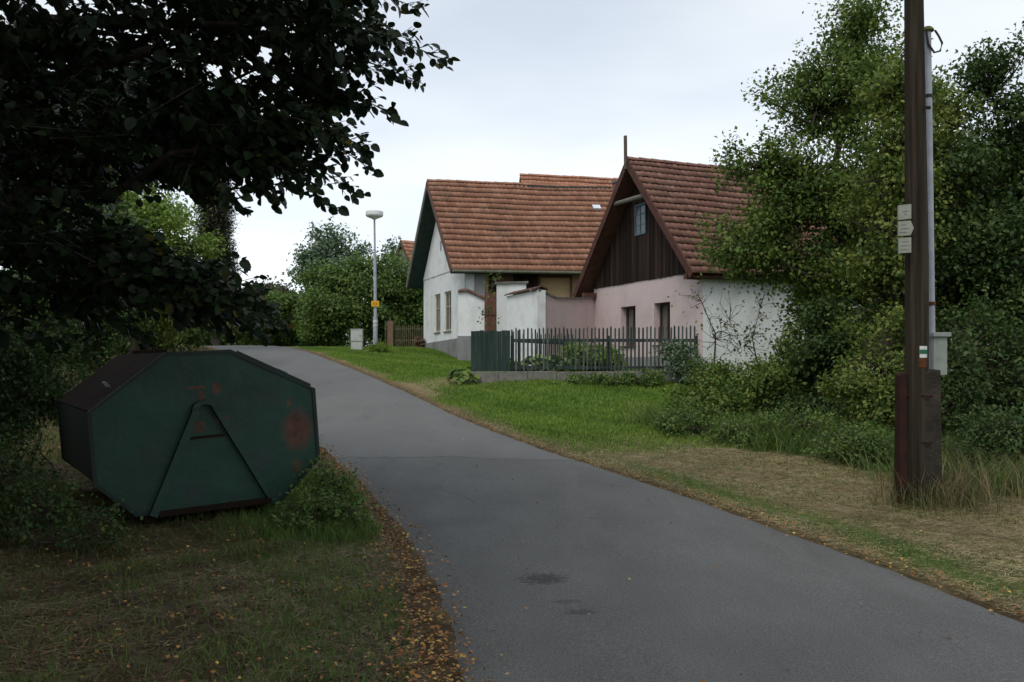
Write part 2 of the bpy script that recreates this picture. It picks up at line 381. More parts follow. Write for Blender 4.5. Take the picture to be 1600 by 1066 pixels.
ii = np.arange((ny-1)*nx).reshape(ny-1, nx)[:, :-1].ravel()
gq = np.stack([ii, ii+1, ii+nx+1, ii+nx], 1)
# ground colour: soil, dry hay, lawn -- zones of what grows where
def lawn_mask(X, Y):
    dr = X - xr(Y)
    far = sstep(14.5, 18.5, Y + .35*wob(X, Y, .9, 5) + .25*dr) * sstep(.05, .8, dr + .3*wob(X, Y, 1.5, 8))
    nr = np.exp(-((dr - .5 - .15*wob(X, Y, 1.2, 3)) / .28)**2) * sstep(17, 12, Y)*.85
    bare = np.exp(-(((X + 2.0) / 1.6)**2 + ((Y - 26.6) / 1.5)**2)) * .9
    return np.clip(np.maximum(far - bare, nr), 0, 1)
gm, t, b = mat_new('ground_soil_and_turf', .95, .1); v = n_coord(t)
soil = n_ramp(t, n_noise(t, v, 3, 8, .7), [(.3, (.04, .028, .016)), (.5, (.10, .07, .038)), (.72, (.18, .135, .07))])
hayc = n_ramp(t, n_noise(t, n_coord(t, 'Object', (1, 1, 1)), 7, 8, .75), [(.3, (.10, .075, .038)), (.5, (.21, .165, .088)), (.72, (.34, .28, .16))])
turf = n_ramp(t, n_noise(t, v, 2.2, 8, .7), [(.3, (.035, .06, .012)), (.55, (.07, .13, .022)), (.75, (.11, .17, .035))])
c = n_mix(t, n_attr(t, 'hay'), soil, hayc); c = n_mix(t, n_attr(t, 'lawn'), c, turf)
t.links.new(c, b.inputs['Base Color']); n_bump(t, b, n_noise(t, v, 14, 8, .75), .9, .05)
gnd = mesh_np('ground', np.stack([GX.ravel(), GY.ravel(), GZ.ravel()], 1), gq, gm, smooth=True)
tag(gnd, 'grass and soil ground rolling up towards the houses', kind='structure')
for nm, arr in (('lawn', lawn_mask(GX, GY)), ('hay', sstep(-.1, .4, GX - xr(GY))*1.0)):
    a = gnd.data.attributes.new(nm, 'FLOAT', 'POINT'); a.data.foreach_set('value', arr.ravel().astype(np.float32))

# road
ry = np.concatenate([np.arange(-30, 62, .12)])
nu = 15; rv = []
for k in range(nu):
    u = k / (nu - 1)
    e = .022 * np.sin(ry*2.1 + 1) + .016*np.sin(ry*5.7) + .012*np.sin(ry*13.3+2)
    a_ = xl(ry) + e; b_ = xr(ry) + .7*e[::-1]
    X = a_ + (b_ - a_) * u
    z = zr(ry) + .012 + .03*(1 - (2*u-1)**2)
    if k in (0, nu-1): z = z - .05
    rv.append(np.stack([X, ry, z], 1))
RV = np.stack(rv, 1).reshape(-1, 3); n = len(ry)
ii = np.arange((n-1)*nu).reshape(n-1, nu)[:, :-1].ravel()
rm, t, b = mat_new('worn_asphalt', .88, .25); v = n_coord(t)
a1 = n_ramp(t, n_noise(t, v, 75, 4, .8), [(.3, (.054, .054, .052)), (.52, (.114, .114, .110)), (.75, (.22, .219, .213))])
a2 = n_ramp(t, n_noise(t, n_coord(t, 'Object', (1, .45, 1)), .9, 6, .6), [(.3, (.78, .78, .78)), (.7, (1.12, 1.12, 1.12))])
c = n_mix(t, 1, a1, a2, 'MULTIPLY')
# fine speckle
c = n_mix(t, n_math(t, 'MULTIPLY', n_range(t, n_noise(t, v, 170, 2, .5), .60, .70), .5), c, (.27, .27, .27))
sx = t.nodes.new('ShaderNodeSeparateXYZ'); t.links.new(v, sx.inputs[0]); SX, SY = sx.outputs[0], sx.outputs[1]
wn = n_noise(t, v, 1.1, 6, .65); wf = n_noise(t, v, 26, 6, .8)
# repaired surface beyond the cross joint is lighter, the joint itself a dark line
jy = n_math(t, 'ADD', n_math(t, 'ADD', SY, n_math(t, 'MULTIPLY', SX, .10)), n_math(t, 'MULTIPLY', wn, .9))
far = n_range(t, jy, 14.45, 14.55)
c = n_mix(t, n_math(t, 'MULTIPLY', far, .25), c, (.19, .19, .188))
d = n_math(t, 'ABSOLUTE', n_math(t, 'SUBTRACT', jy, 14.5))
c = n_mix(t, n_math(t, 'MULTIPLY', n_range(t, d, .10, .02), .5), c, (.05, .05, .055))
# a crack running along, and oil stains
cr_ = n_math(t, 'ABSOLUTE', n_math(t, 'SUBTRACT', n_math(t, 'ADD', SX, n_math(t, 'ADD', n_math(t, 'MULTIPLY', SY, .42), n_math(t, 'MULTIPLY', wn, .35))), 4.12))
cm = n_math(t, 'MULTIPLY', n_range(t, cr_, .018, .004), n_math(t, 'MULTIPLY', n_range(t, SY, 10.2, 10.5), n_range(t, SY, 11.9, 11.6)))
c = n_mix(t, n_math(t, 'MULTIPLY', cm, .6), c, (.04, .04, .04))
for (x, y, rx, ry_, s) in ((.23, 6.92, .17, .17, .8), (.43, 6.0, .10, .07, .6), (.36, 6.27, .10, .05, .45), (-.6, 9.3, .5, .3, .18), (1.6, 5.3, .7, .4, .12)):
    dx = n_math(t, 'MULTIPLY', n_math(t, 'SUBTRACT', SX, x), 1/rx); dy = n_math(t, 'MULTIPLY', n_math(t, 'SUBTRACT', SY, y), 1/ry_)
    dd = n_math(t, 'ADD', n_math(t, 'ADD', n_math(t, 'MULTIPLY', dx, dx), n_math(t, 'MULTIPLY', dy, dy)), n_math(t, 'MULTIPLY', n_math(t, 'SUBTRACT', wf, .5), 7.0))
    c = n_mix(t, n_math(t, 'MULTIPLY', n_range(t, dd, 1.3, .4), s), c, (.035, .035, .037))
vo = t.nodes.new('ShaderNodeTexVoronoi'); vo.feature = 'DISTANCE_TO_EDGE'; vo.inputs['Scale'].default_value = .33
wv_ = t.nodes.new('ShaderNodeVectorMath'); wv_.operation = 'ADD'; t.links.new(v, wv_.inputs[0])
wc_ = t.nodes.new('ShaderNodeTexNoise'); wc_.inputs['Scale'].default_value = 2.2; wc_.inputs['Detail'].default_value = 6; t.links.new(v, wc_.inputs['Vector']); t.links.new(wc_.outputs['Color'], wv_.inputs[1]); t.links.new(wv_.outputs[0], vo.inputs['Vector'])
hair = n_math(t, 'MULTIPLY', n_range(t, vo.outputs['Distance'], .006, .001), n_range(t, n_noise(t, v, .5, 3), .54, .62))
c = n_mix(t, n_math(t, 'MULTIPLY', hair, .45), c, (.04, .04, .04))
tr_ = n_noise(t, n_coord(t, 'Object', (1.6, .25, 1)), 1.3, 5, .65)
c = n_mix(t, n_math(t, 'MULTIPLY', n_range(t, tr_, .50, .70), .22), c, (.17, .168, .162))
c = n_mix(t, n_math(t, 'MULTIPLY', n_range(t, n_noise(t, v, 300, 2, .5), .66, .74), .5), c, (.03, .03, .03))
t.links.new(c, b.inputs['Base Color']); n_bump(t, b, n_noise(t, v, 150, 3, .6), .5, .006)
road = mesh_np('road', RV, np.stack([ii, ii+1, ii+nu+1, ii+nu], 1), rm, smooth=True)
tag(road, 'narrow grey asphalt lane running up over a crest', kind='structure')

# ------------------------------------------------------------------ foliage
def unit(a): return a / np.maximum(np.linalg.norm(a, axis=-1, keepdims=True), 1e-9)
LEAF_BIG = np.array([[0,0,0],[.24,.05,.05],[.39,.27,.10],[.39,.55,.10],[.22,.85,.03],[0,1.04,-.06],[-.22,.85,.03],[-.39,.55,.10],[-.39,.27,.10],[-.24,.05,.05]])
def leaves(P, D, Nn, S, v, big=False, width=.62):
    """leaf of length S at P pointing along D, surface normal ~Nn"""
    D = unit(D); side = unit(np.cross(D, Nn)); up = np.cross(side, D); n = len(P)
    if big:
        T = LEAF_BIG
        V = P[:,None,:] + (side[:,None,:]*T[None,:,0:1] + D[:,None,:]*T[None,:,1:2] + up[:,None,:]*T[None,:,2:3]) * S[:,None,None]
        b = (np.arange(n)*10)[:,None]
        f = np.concatenate([b + np.array([[0,1,2,3,4,5]]), b + np.array([[0,5,6,7,8,9]])], 0)
        return V.reshape(-1,3), f, np.concatenate([v, v])
    w = width * .5
    T = np.array([[0,0,0],[w,.5,.08],[0,1,-.08],[-w,.5,.08]])
    V = P[:,None,:] + (side[:,None,:]*T[None,:,0:1] + D[:,None,:]*T[None,:,1:2] + up[:,None,:]*T[None,:,2:3]) * S[:,None,None]
    return V.reshape(-1,3), (np.arange(n)*4)[:,None] + np.array([[0,1,2,3]]), v
def tubes(P0, P1, r0, r1, n=4, bend=None):
    d = unit(P1 - P0); u = np.where(np.abs(d[:,2:3]) < .9, np.array([[0,0,1.]]), np.array([[1.,0,0]]))
    a = unit(np.cross(d, u)); b = np.cross(a, d)
    segs = [(P0, r0), (P1, r1)]
    if bend is not None: segs = [(P0, r0), ((P0+P1)/2 + bend, (r0+r1)/2), (P1, r1)]
    Vs = []
    for P, r in segs:
        for k in range(n):
            th = 2*np.pi*k/n; Vs.append(P + (a*np.cos(th) + b*np.sin(th))*r[:,None])
    V = np.stack(Vs, 1); m = len(P0); B = (np.arange(m)*V.shape[1])[:,None]
    f = []
    for s in range(len(segs)-1):
        for k in range(n): f.append(B + np.array([[s*n+k, s*n+(k+1)%n, (s+1)*n+(k+1)%n, (s+1)*n+k]]))
    return V.reshape(-1,3), np.concatenate(f, 0)
def join(parts):
    V = []; Fs = []; o = 0
    for v, f in parts: V.append(v); Fs.append(f + o); o += len(v)
    return np.concatenate(V), np.concatenate(Fs)

def crown_points(lobes, nc, seed, surf=.45, sub=0):
    g = np.random.default_rng(seed)
    C = np.array([l[0] for l in lobes]); Rr = np.array([l[1] for l in lobes])
    wt = np.prod(Rr, 1)**(.7); wt /= wt.sum()
    k = g.choice(len(lobes), nc, p=wt)
    if sub:      # boughs: leaf masses gathered round a few shelves in each lobe, with gaps between
        sd_ = unit(g.normal(size=(len(lobes), sub, 3)) * np.array([1, 1, .9])); sr = .45 + .5*g.random((len(lobes), sub))
        SCn = C[:,None,:] + sd_*Rr[:,None,:]*sr[:,:,None]
        SCn[:,0,:] = C
        j = g.integers(0, sub, nc); dd = unit(g.normal(size=(nc, 3))); rr = g.random(nc)**.5
        sz = (.25 + .28*g.random((len(lobes), sub)))[k, j]
        P = SCn[k, j] + dd*Rr[k]*np.array([1.25, 1.1, .62])*(sz*rr)[:,None]
        return P, unit(P - C[k] + 1e-4), k
    d = unit(g.normal(size=(nc, 3))); r = g.random(nc)**surf
    r = r * (1 + .22*np.sin(d[:,0]*5 + d[:,2]*4 + k) + .12*np.sin(d[:,1]*9 + d[:,2]*11 + k*2))
    return C[k] + d*Rr[k]*r[:,None], d, k
def tree(name, label, cat, base, lobes, leaf, nc=900, per=22, size=.07, cr=.22, trunk_r=.12, seed=1, group=None,
         big=False, bark='bark', droop=.3, trunk_to=None, width=.62, lean=(0, 0), surf=.45, stems=1, sub=13, up=.15):
    """base: world foot; lobes: [(centre, radii)]"""
    g = np.random.default_rng(seed); base = np.array(base, float)
    root = empty(name, base, label, cat, group)
    C, d, k = crown_points(lobes, nc, seed, surf, sub)
    C = C + g.normal(size=C.shape)*.05
    z_min = hgt(C[:,0], C[:,1]) + .05
    C[:,2] = np.maximum(C[:,2], z_min)
    LC = np.array([l[0] for l in lobes]); LR = np.array([l[1] for l in lobes])
    # each clump is a short spray of leaves on a twig
    sd = unit(unit(d*LR[k]) * .7 + g.normal(size=d.shape)*.55 + np.array([0,0,up]))
    m = per; n = nc*m
    tpos = g.random((nc, m)) ** .8
    lat = g.normal(size=(nc, m, 3)) * cr * .42
    P = C[:,None,:] + sd[:,None,:]*(tpos[:,:,None]-.4)*cr*2.0 + lat
    P = P.reshape(-1,3)
    D = (np.repeat(sd, m, 0)*.5 + g.normal(size=(n,3))*.6 + np.array([0,0,-droop]))
    Nn = g.normal(size=(n,3))*.65 + np.array([0,0,1.]) + np.repeat(d, m, 0)*.4
    cv = g.random(nc); v = np.clip(np.repeat(cv, m)*.55 + g.random(n)*.5, 0, 1)
    S = size*(.6 + .7*g.random(n))
    V, f, vv = leaves(P, D, Nn, S, v, big, width)
    # trunk and limbs
    top = LC[np.argmax(LC[:,2])]; tt = np.array(trunk_to if trunk_to is not None else top, float)
    tp = [base, base*.65 + tt*.35 + np.append(g.normal(size=2)*.1, 0), base*.3 + tt*.7 + np.append(g.normal(size=2)*.12, 0), tt]
    mb = MB()
    def path(a, b_, n_=6, wv=.04):
        a = np.array(a); b_ = np.array(b_); L_ = np.linalg.norm(b_-a)
        return [a + (b_-a)*i/n_ + (g.normal(size=3)*wv*L_*math.sin(math.pi*i/n_) if 0 < i < n_ else 0) for i in range(n_+1)]
    tr = []
    for a_, b_ in zip(tp[:-1], tp[1:]): tr += path(a_, b_, 3, .02)[:-1]
    tr.append(tp[-1]); nn = len(tr)
    foot = tr[0] - np.array([0,0,.15])
    mb.tube([foot] + tr[1:], [trunk_r*1.35] + [trunk_r*(1 - .85*i/(nn-1)) for i in range(1, nn)], 9)
    for s_ in range(stems-1):
        a_ = base + np.array([g.normal()*.25, g.normal()*.2, -.1]); c_ = LC[g.integers(len(LC))]
        mb.tube(path(a_, c_, 7, .05), [trunk_r*.75*(1-.8*i/7) for i in range(8)], 7)
    mb.build('trunk', M[bark], root, smooth=True)
    tr = np.array(tr)
    br = MB(); bp = []; br_own = []
    for i, (lc, lr) in enumerate(zip(LC, LR)):
        # limb leaves the trunk below the lobe
        cand = tr[tr[:,2] < lc[2] - .15*np.linalg.norm(lr)]
        s0 = cand[np.argmin(np.linalg.norm((cand - lc)*np.array([.5,.5,1]), axis=1))] if len(cand) else tr[1]
        pth = path(s0, lc, 6, .06); r_ = trunk_r*.42*min(1.2, .5 + lr.max()/2)
        br.tube(pth, [r_*(1-.75*j/6) for j in range(7)], 6)
        bp += [(q, i) for q in pth[2:]]
    o = br
    bpp = np.array([q for q, _ in bp]); bo = np.array([i for _, i in bp])
    # twigs from the limb to the clumps
    sel = np.arange(nc) if nc < 700 else g.choice(nc, 700 + (nc-700)//4, replace=False)
    P0 = np.zeros((len(sel), 3))
    for j, c_i in enumerate(sel):
        own = bpp[bo == k[c_i]]; dist = np.linalg.norm(own - C[c_i], axis=1); P0[j] = own[np.argmin(dist)]
    tv, tf = tubes(P0, C[sel] + sd[sel]*cr*.6, np.full(len(sel), trunk_r*.09 + .004), np.full(len(sel), .003), 4, bend=g.normal(size=(len(sel),3))*.06)
    br_v = np.array(br.V); b0 = len(br_v)
    # one branches mesh (limbs and twigs)
    me_f = [np.array([f_ for f_ in br.Fc if len(f_) == 4]), tf + b0]
    mesh_np('branches', np.concatenate([br_v, tv]), me_f, M['twig' if bark == 'twig' else bark], root, smooth=True)
    mesh_np('crown', V, f, leaf, root, attr=vv)
    return root
def lob(px, py, Y, rx, ry, rd=None):
    """lobe given by its place in the photo: centre, half sizes in pixels at distance Y"""
    c = at(px, py, Y); s = Y / F
    return (c, np.array([rx*s, rd if rd else (rx+ry)*.5*s, ry*s]))
def foot(px, Y): 
    X = (px-800)/F*Y; return np.array([X, Y, float(hgt(X, Y))])

# ---- right side trees
tree('pear_tree', 'tall pear tree whose crown covers the roof end of the pink house', 'tree', foot(1308, 20), [
    lob(1338,55,20,58,66,1.0), lob(1290,120,20,60,50,1.0), lob(1300,165,20,90,62,1.3), lob(1385,170,20.5,60,90,1.2), lob(1200,262,19.6,62,48,.9), lob(1270,300,19.5,105,85,1.5),
    lob(1160,378,19,62,36,.9), lob(1230,390,19.2,90,60,1.3), lob(1350,330,20,90,110,1.6), lob(1330,460,20,90,80,1.4), lob(1265,480,19.5,50,40,.9),
    lob(1150,235,19.5,22,14,.3), lob(1205,160,19.5,26,16,.3)],
    M['leaf_pear'], 2050, 30, .092, .25, .17, 11, trunk_to=at(1325,90,20), droop=.35, sub=16, up=.75)
tree('fruit_tree', 'slender yellowish fruit tree rising right behind the wooden pole', 'tree', foot(1398, 16.5), [
    lob(1402,130,16.5,45,55,.8), lob(1395,250,16.5,62,80,1.0), lob(1385,370,16.3,65,75,1.0), lob(1400,480,16.3,70,70,1.1), lob(1480,300,17,45,110,.9), lob(1470,170,17,35,50,.6)],
    M['leaf_yel'], 760, 30, .085, .24, .10, 12, trunk_to=at(1400,150,16.5), droop=.35, up=.7)
tree('broadleaf_tree', 'dense dark green tree filling the right edge behind the conduit', 'tree', foot(1570, 17), [
    lob(1550,150,17,50,60,.8), lob(1590,230,17,90,90,1.3), lob(1530,290,16.6,70,85,1.1), lob(1610,370,16.5,100,110,1.5), lob(1520,430,16.2,80,90,1.2), lob(1600,510,16,100,90,1.3), lob(1700,300,17,110,160,1.6)],
    M['leaf_dark'], 1900, 32, .086, .26, .16, 13, trunk_to=at(1560,180,17), droop=.35, up=.6)
tree('background_tree', 'shadowy tree standing behind the pear tree and the pole', 'tree', foot(1450, 25), [
    lob(1430,330,25,110,110,1.8), lob(1330,420,25,60,70,1.5), lob(1520,300,25,110,120,1.8), lob(1470,480,25,150,90,1.8), lob(1600,450,25,120,130,2), lob(1375,540,24,110,60,1.6)],
    M['leaf_dark'], 1100, 22, .15, .36, .2, 14)
# ---- bushes under them
def bush(name, label, fpx, Y, lobes, leaf, nc, size=.08, cr=.2, seed=1, per=20, cat='bush', group=None, tr=.016, **kw):
    return tree(name, label, cat, foot(fpx, Y), lobes, leaf, nc, per, size, cr, tr, seed, group, bark='twig', stems=6, **kw)
G = 'bushes under the trees on the right'
bush('bush', 'loose leafy bush left of the others, beside the picket fence end', 1105, 19, [lob(1100,600,19,42,40,.7), lob(1070,640,18.5,40,28,.6), lob(1130,610,19,30,34,.6)], M['leaf_pear'], 300, .08, .2, 21, group=G)
bush('bush', 'bush in front of the white side wall of the pink house', 1185, 18.5, [lob(1190,610,18.5,50,45,.9), lob(1235,560,18.5,24,50,.6), lob(1160,640,18,50,35,.8)], M['leaf_pear'], 520, .085, .2, 22, group=G)
bush('bush', 'broad bush covering the foot of the pear tree', 1285, 18, [lob(1270,560,18,62,70,1), lob(1310,520,18,60,50,.9), lob(1290,630,17.5,70,45,.9)], M['leaf_dark'], 720, .085, .2, 23, group=G)
bush('bush', 'yellow green bush touching the left side of the wooden pole', 1385, 15, [lob(1375,560,15,60,70,.9), lob(1390,640,14.5,55,45,.7), lob(1340,600,15,55,60,.8)], M['leaf_yel'], 620, .07, .17, 24, group=G)
bush('bush', 'dark bush behind the concrete stake and grey box', 1510, 14.5, [lob(1500,560,14.5,70,80,1), lob(1560,600,14.5,80,80,1), lob(1480,650,14,50,50,.7), lob(1640,600,14.5,80,100,1)], M['leaf_dark'], 900, .075, .18, 25, group=G)
G = 'low weedy bushes along the mown verge'
bush('low_bush', 'low weedy bush at the left end of the verge thicket', 1080, 17, [lob(1070,655,17,45,22,.6), lob(1110,668,16.5,45,20,.6)], M['leaf_mid'], 200, .06, .15, 26, group=G)
bush('low_bush', 'low weedy bush at the middle of the verge thicket', 1205, 15.2, [lob(1180,680,15.5,60,26,.6), lob(1240,672,15,60,32,.6)], M['leaf_mid'], 300, .055, .14, 27, group=G)
bush('low_bush', 'low weedy bush just left of the pole stakes', 1345, 13, [lob(1320,690,13.4,60,32,.5), lob(1370,700,12.8,48,36,.5)], M['leaf_mid'], 300, .05, .13, 28, group=G)
bush('low_bush', 'rank weedy bush right of the concrete stake', 1560, 11.5, [lob(1545,700,11.8,48,55,.5), lob(1600,690,11.5,60,60,.5), lob(1510,730,11.3,26,35,.3)], M['leaf_dark'], 420, .05, .13, 29, group=G)

# ---- sparse sapling in front of the house corner
tree('sapling', 'thin half bare sapling with few leaves before the pink house corner', 'small tree', foot(1128, 21), [
    lob(1095,470,21,28,26,.4), lob(1140,500,21,30,40,.5), lob(1165,540,21,26,30,.4), lob(1118,530,21,26,30,.4)],
    M['leaf_yel'], 70, 3, .085, .3, .035, 31, bark='twig', surf=.7)
tree('sapling', 'spindly shoot with a few leaves against the white side wall', 'small tree', foot(1190, 21), [
    lob(1188,480,21,18,40,.3), lob(1175,520,21,20,26,.3)], M['leaf_yel'], 26, 3, .085, .25, .025, 32, bark='twig', surf=.7)

# ---- far centre and left trees
G = 'trees beyond the street lamp'
tree('tall_ash_tree', 'tallest blue green tree, rising above the round crowns by the lamp', 'tree', foot(515, 66), [
    lob(510,385,66,34,34,1.6), lob(545,400,66,26,26,1.4), lob(490,410,66,22,30,1.4), lob(520,430,66,50,35,2.2)], M['leaf_ash'], 380, 20, .26, .5, .25, 41, G)
tree('round_tree', 'round crowned green tree directly behind the street lamp', 'tree', foot(560, 54), [
    lob(530,440,54,48,36,2), lob(590,450,54,60,50,2.4), lob(560,490,53,70,42,2.4), lob(505,490,53,40,44,2)], M['leaf_mid'], 1500, 22, .20, .48, .25, 42, G)
tree('round_tree', 'green tree reaching under the eaves of the white gabled house', 'tree', foot(635, 56), [
    lob(635,446,56,36,36,2), lob(640,490,55,42,40,2), lob(615,500,55,40,36,2), lob(668,500,55,30,40,2)], M['leaf_mid'], 900, 22, .20, .48, .2, 43, G)
tree('low_tree', 'low spreading tree left of the grey cabinet', 'tree', foot(480, 58), [
    lob(475,485,58,40,42,2), lob(440,495,58,36,36,2), lob(500,510,56,34,32,1.6)], M['leaf_mid'], 900, 20, .2, .45, .18, 44, G)
tree('low_tree', 'brownish low tree at the far end of the lane', 'tree', foot(405, 72), [
    lob(405,465,72,30,20,1.6), lob(435,462,72,26,18,1.4), lob(380,480,72,26,24,1.6)], M['leaf_brown'], 420, 18, .26, .5, .18, 45, G)
tree('far_tree', 'thin leaved tree top showing beside the far tiled gable', 'tree', foot(622, 60), [
    lob(614,382,60,7,12,.4), lob(610,398,60,10,10,.4)], M['leaf_ash'], 34, 12, .2, .4, .1, 46, G)
tree('hedge_tree', 'bright green leafy growth where the lane dips out of sight', 'bush', foot(440, 60), [
    lob(430,522,60,42,20,1.5), lob(385,515,60,34,26,1.5), lob(470,528,59,26,14,1.2)], M['leaf_lite'], 420, 20, .18, .4, .12, 47, G)
tree('hedge_tree', 'darker leafy growth left of the lane crest', 'bush', foot(335, 56), [
    lob(330,500,56,50,44,2), lob(280,490,54,40,50,2), lob(370,500,57,36,34,1.6)], M['leaf_mid'], 800, 20, .18, .42, .12, 48, G)
tree('hedge', 'long low dark growth closing the view under the far trees', 'hedge', foot(500, 66), [
    lob(x_, 528 - 4*math.sin(x_), 66, 34, 26, 1.2) for x_ in range(250, 690, 42)], M['leaf_mid'], 900, 20, .22, .45, .1, 71, bark='twig', stems=4)
tree('hedge', 'dark thicket along the top of the left bank', 'hedge', foot(60, 30), [
    lob(x_, 520, 31, 60, 60, 1.2) for x_ in range(-160, 300, 60)], M['leaf_dark'], 1100, 20, .14, .33, .1, 72, bark='twig', stems=4)
# conifer column
tree('ivy_clad_conifer', 'tall narrow dark conifer left of the lane crest', 'tree', foot(338, 50), [
    lob(338,300,50,22,60,.9), lob(335,360,50,25,50,1), lob(340,420,50,24,50,1), lob(330,470,50,30,40,1.2), lob(322,250,50,24,60,1)], M['needle'], 2600, 26, .13, .3, .2, 49, droop=.5, width=.4, sub=0)
# trees on the left bank
G = 'trees on the left bank'
tree('maple_tree', 'bright green tree glimpsed through the gap in the dark branches', 'tree', foot(215, 30), [
    lob(230,360,30,70,48,1.6), lob(270,400,30,50,50,1.5), lob(190,320,30,60,50,1.5), lob(200,430,30,70,50,1.6)], M['leaf_lite'], 1100, 22, .13, .34, .2, 51, G)
tree('bank_tree', 'dark tree filling the left bank behind the container', 'tree', foot(60, 20), [
    lob(60,300,20,150,120,2), lob(-60,200,20,160,200,2), lob(110,420,20,90,60,1.2), lob(10,460,19,110,80,1.4), lob(120,180,22,150,130,2)], M['leaf_dark'], 1800, 22, .13, .33, .22, 52, G)
tree('bank_tree', 'dark tree on the bank further up behind the maple', 'tree', foot(170, 38), [
    lob(150,230,38,110,110,2.5), lob(260,200,38,90,120,2.5), lob(90,380,36,90,90,2.2)], M['leaf_dark'], 1300, 22, .2, .5, .25, 53, G)
G = 'shrubs on the left bank'
bush('bank_shrub', 'yellowing shrub above the container on the left bank', 235, 22, [lob(225,470,22,50,45,1), lob(255,500,22,30,28,.8)], M['leaf_yel'], 380, .09, .24, 54, group=G)
bush('bank_shrub', 'dull green shrub left of the yellowing one', 150, 19, [lob(140,480,19,60,50,1), lob(90,520,18.5,60,50,1)], M['leaf_dark'], 520, .085, .22, 55, group=G)
bush('bank_shrub', 'small green shrub low beside the lane behind the container', 300, 34, [lob(300,500,34,45,30,1.2), lob(255,505,33,30,26,1)], M['leaf_mid'], 380, .11, .28, 56, group=G)
bush('bank_shrub', 'dark shrub crowding the far left side of the container', 40, 12.5, [lob(20,560,12.5,80,80,.9), lob(-40,640,12,80,90,.9), lob(70,600,13.5,45,60,.7)], M['leaf_dark'], 700, .07, .18, 57, group=G)
bush('bank_shrub', 'dusky weeds at the near left foot of the container', 60, 8.3, [lob(60,800,8.3,85,40,.4), lob(-20,760,8.6,90,80,.5), lob(140,830,8.0,45,22,.25)], M['leaf_dark'], 260, .045, .11, 58, group=G)
bush('roadside_weeds', 'patch of green weeds between the container and the lane', 500, 9.3, [lob(515,790,9.3,48,20,.4), lob(465,820,8.9,40,10,.3), lob(550,802,9.1,34,12,.3), lob(505,750,9.8,20,16,.2), lob(530,765,9.6,30,14,.3)], M['leaf_mid'], 130, .045, .10, 59, up=1.0)

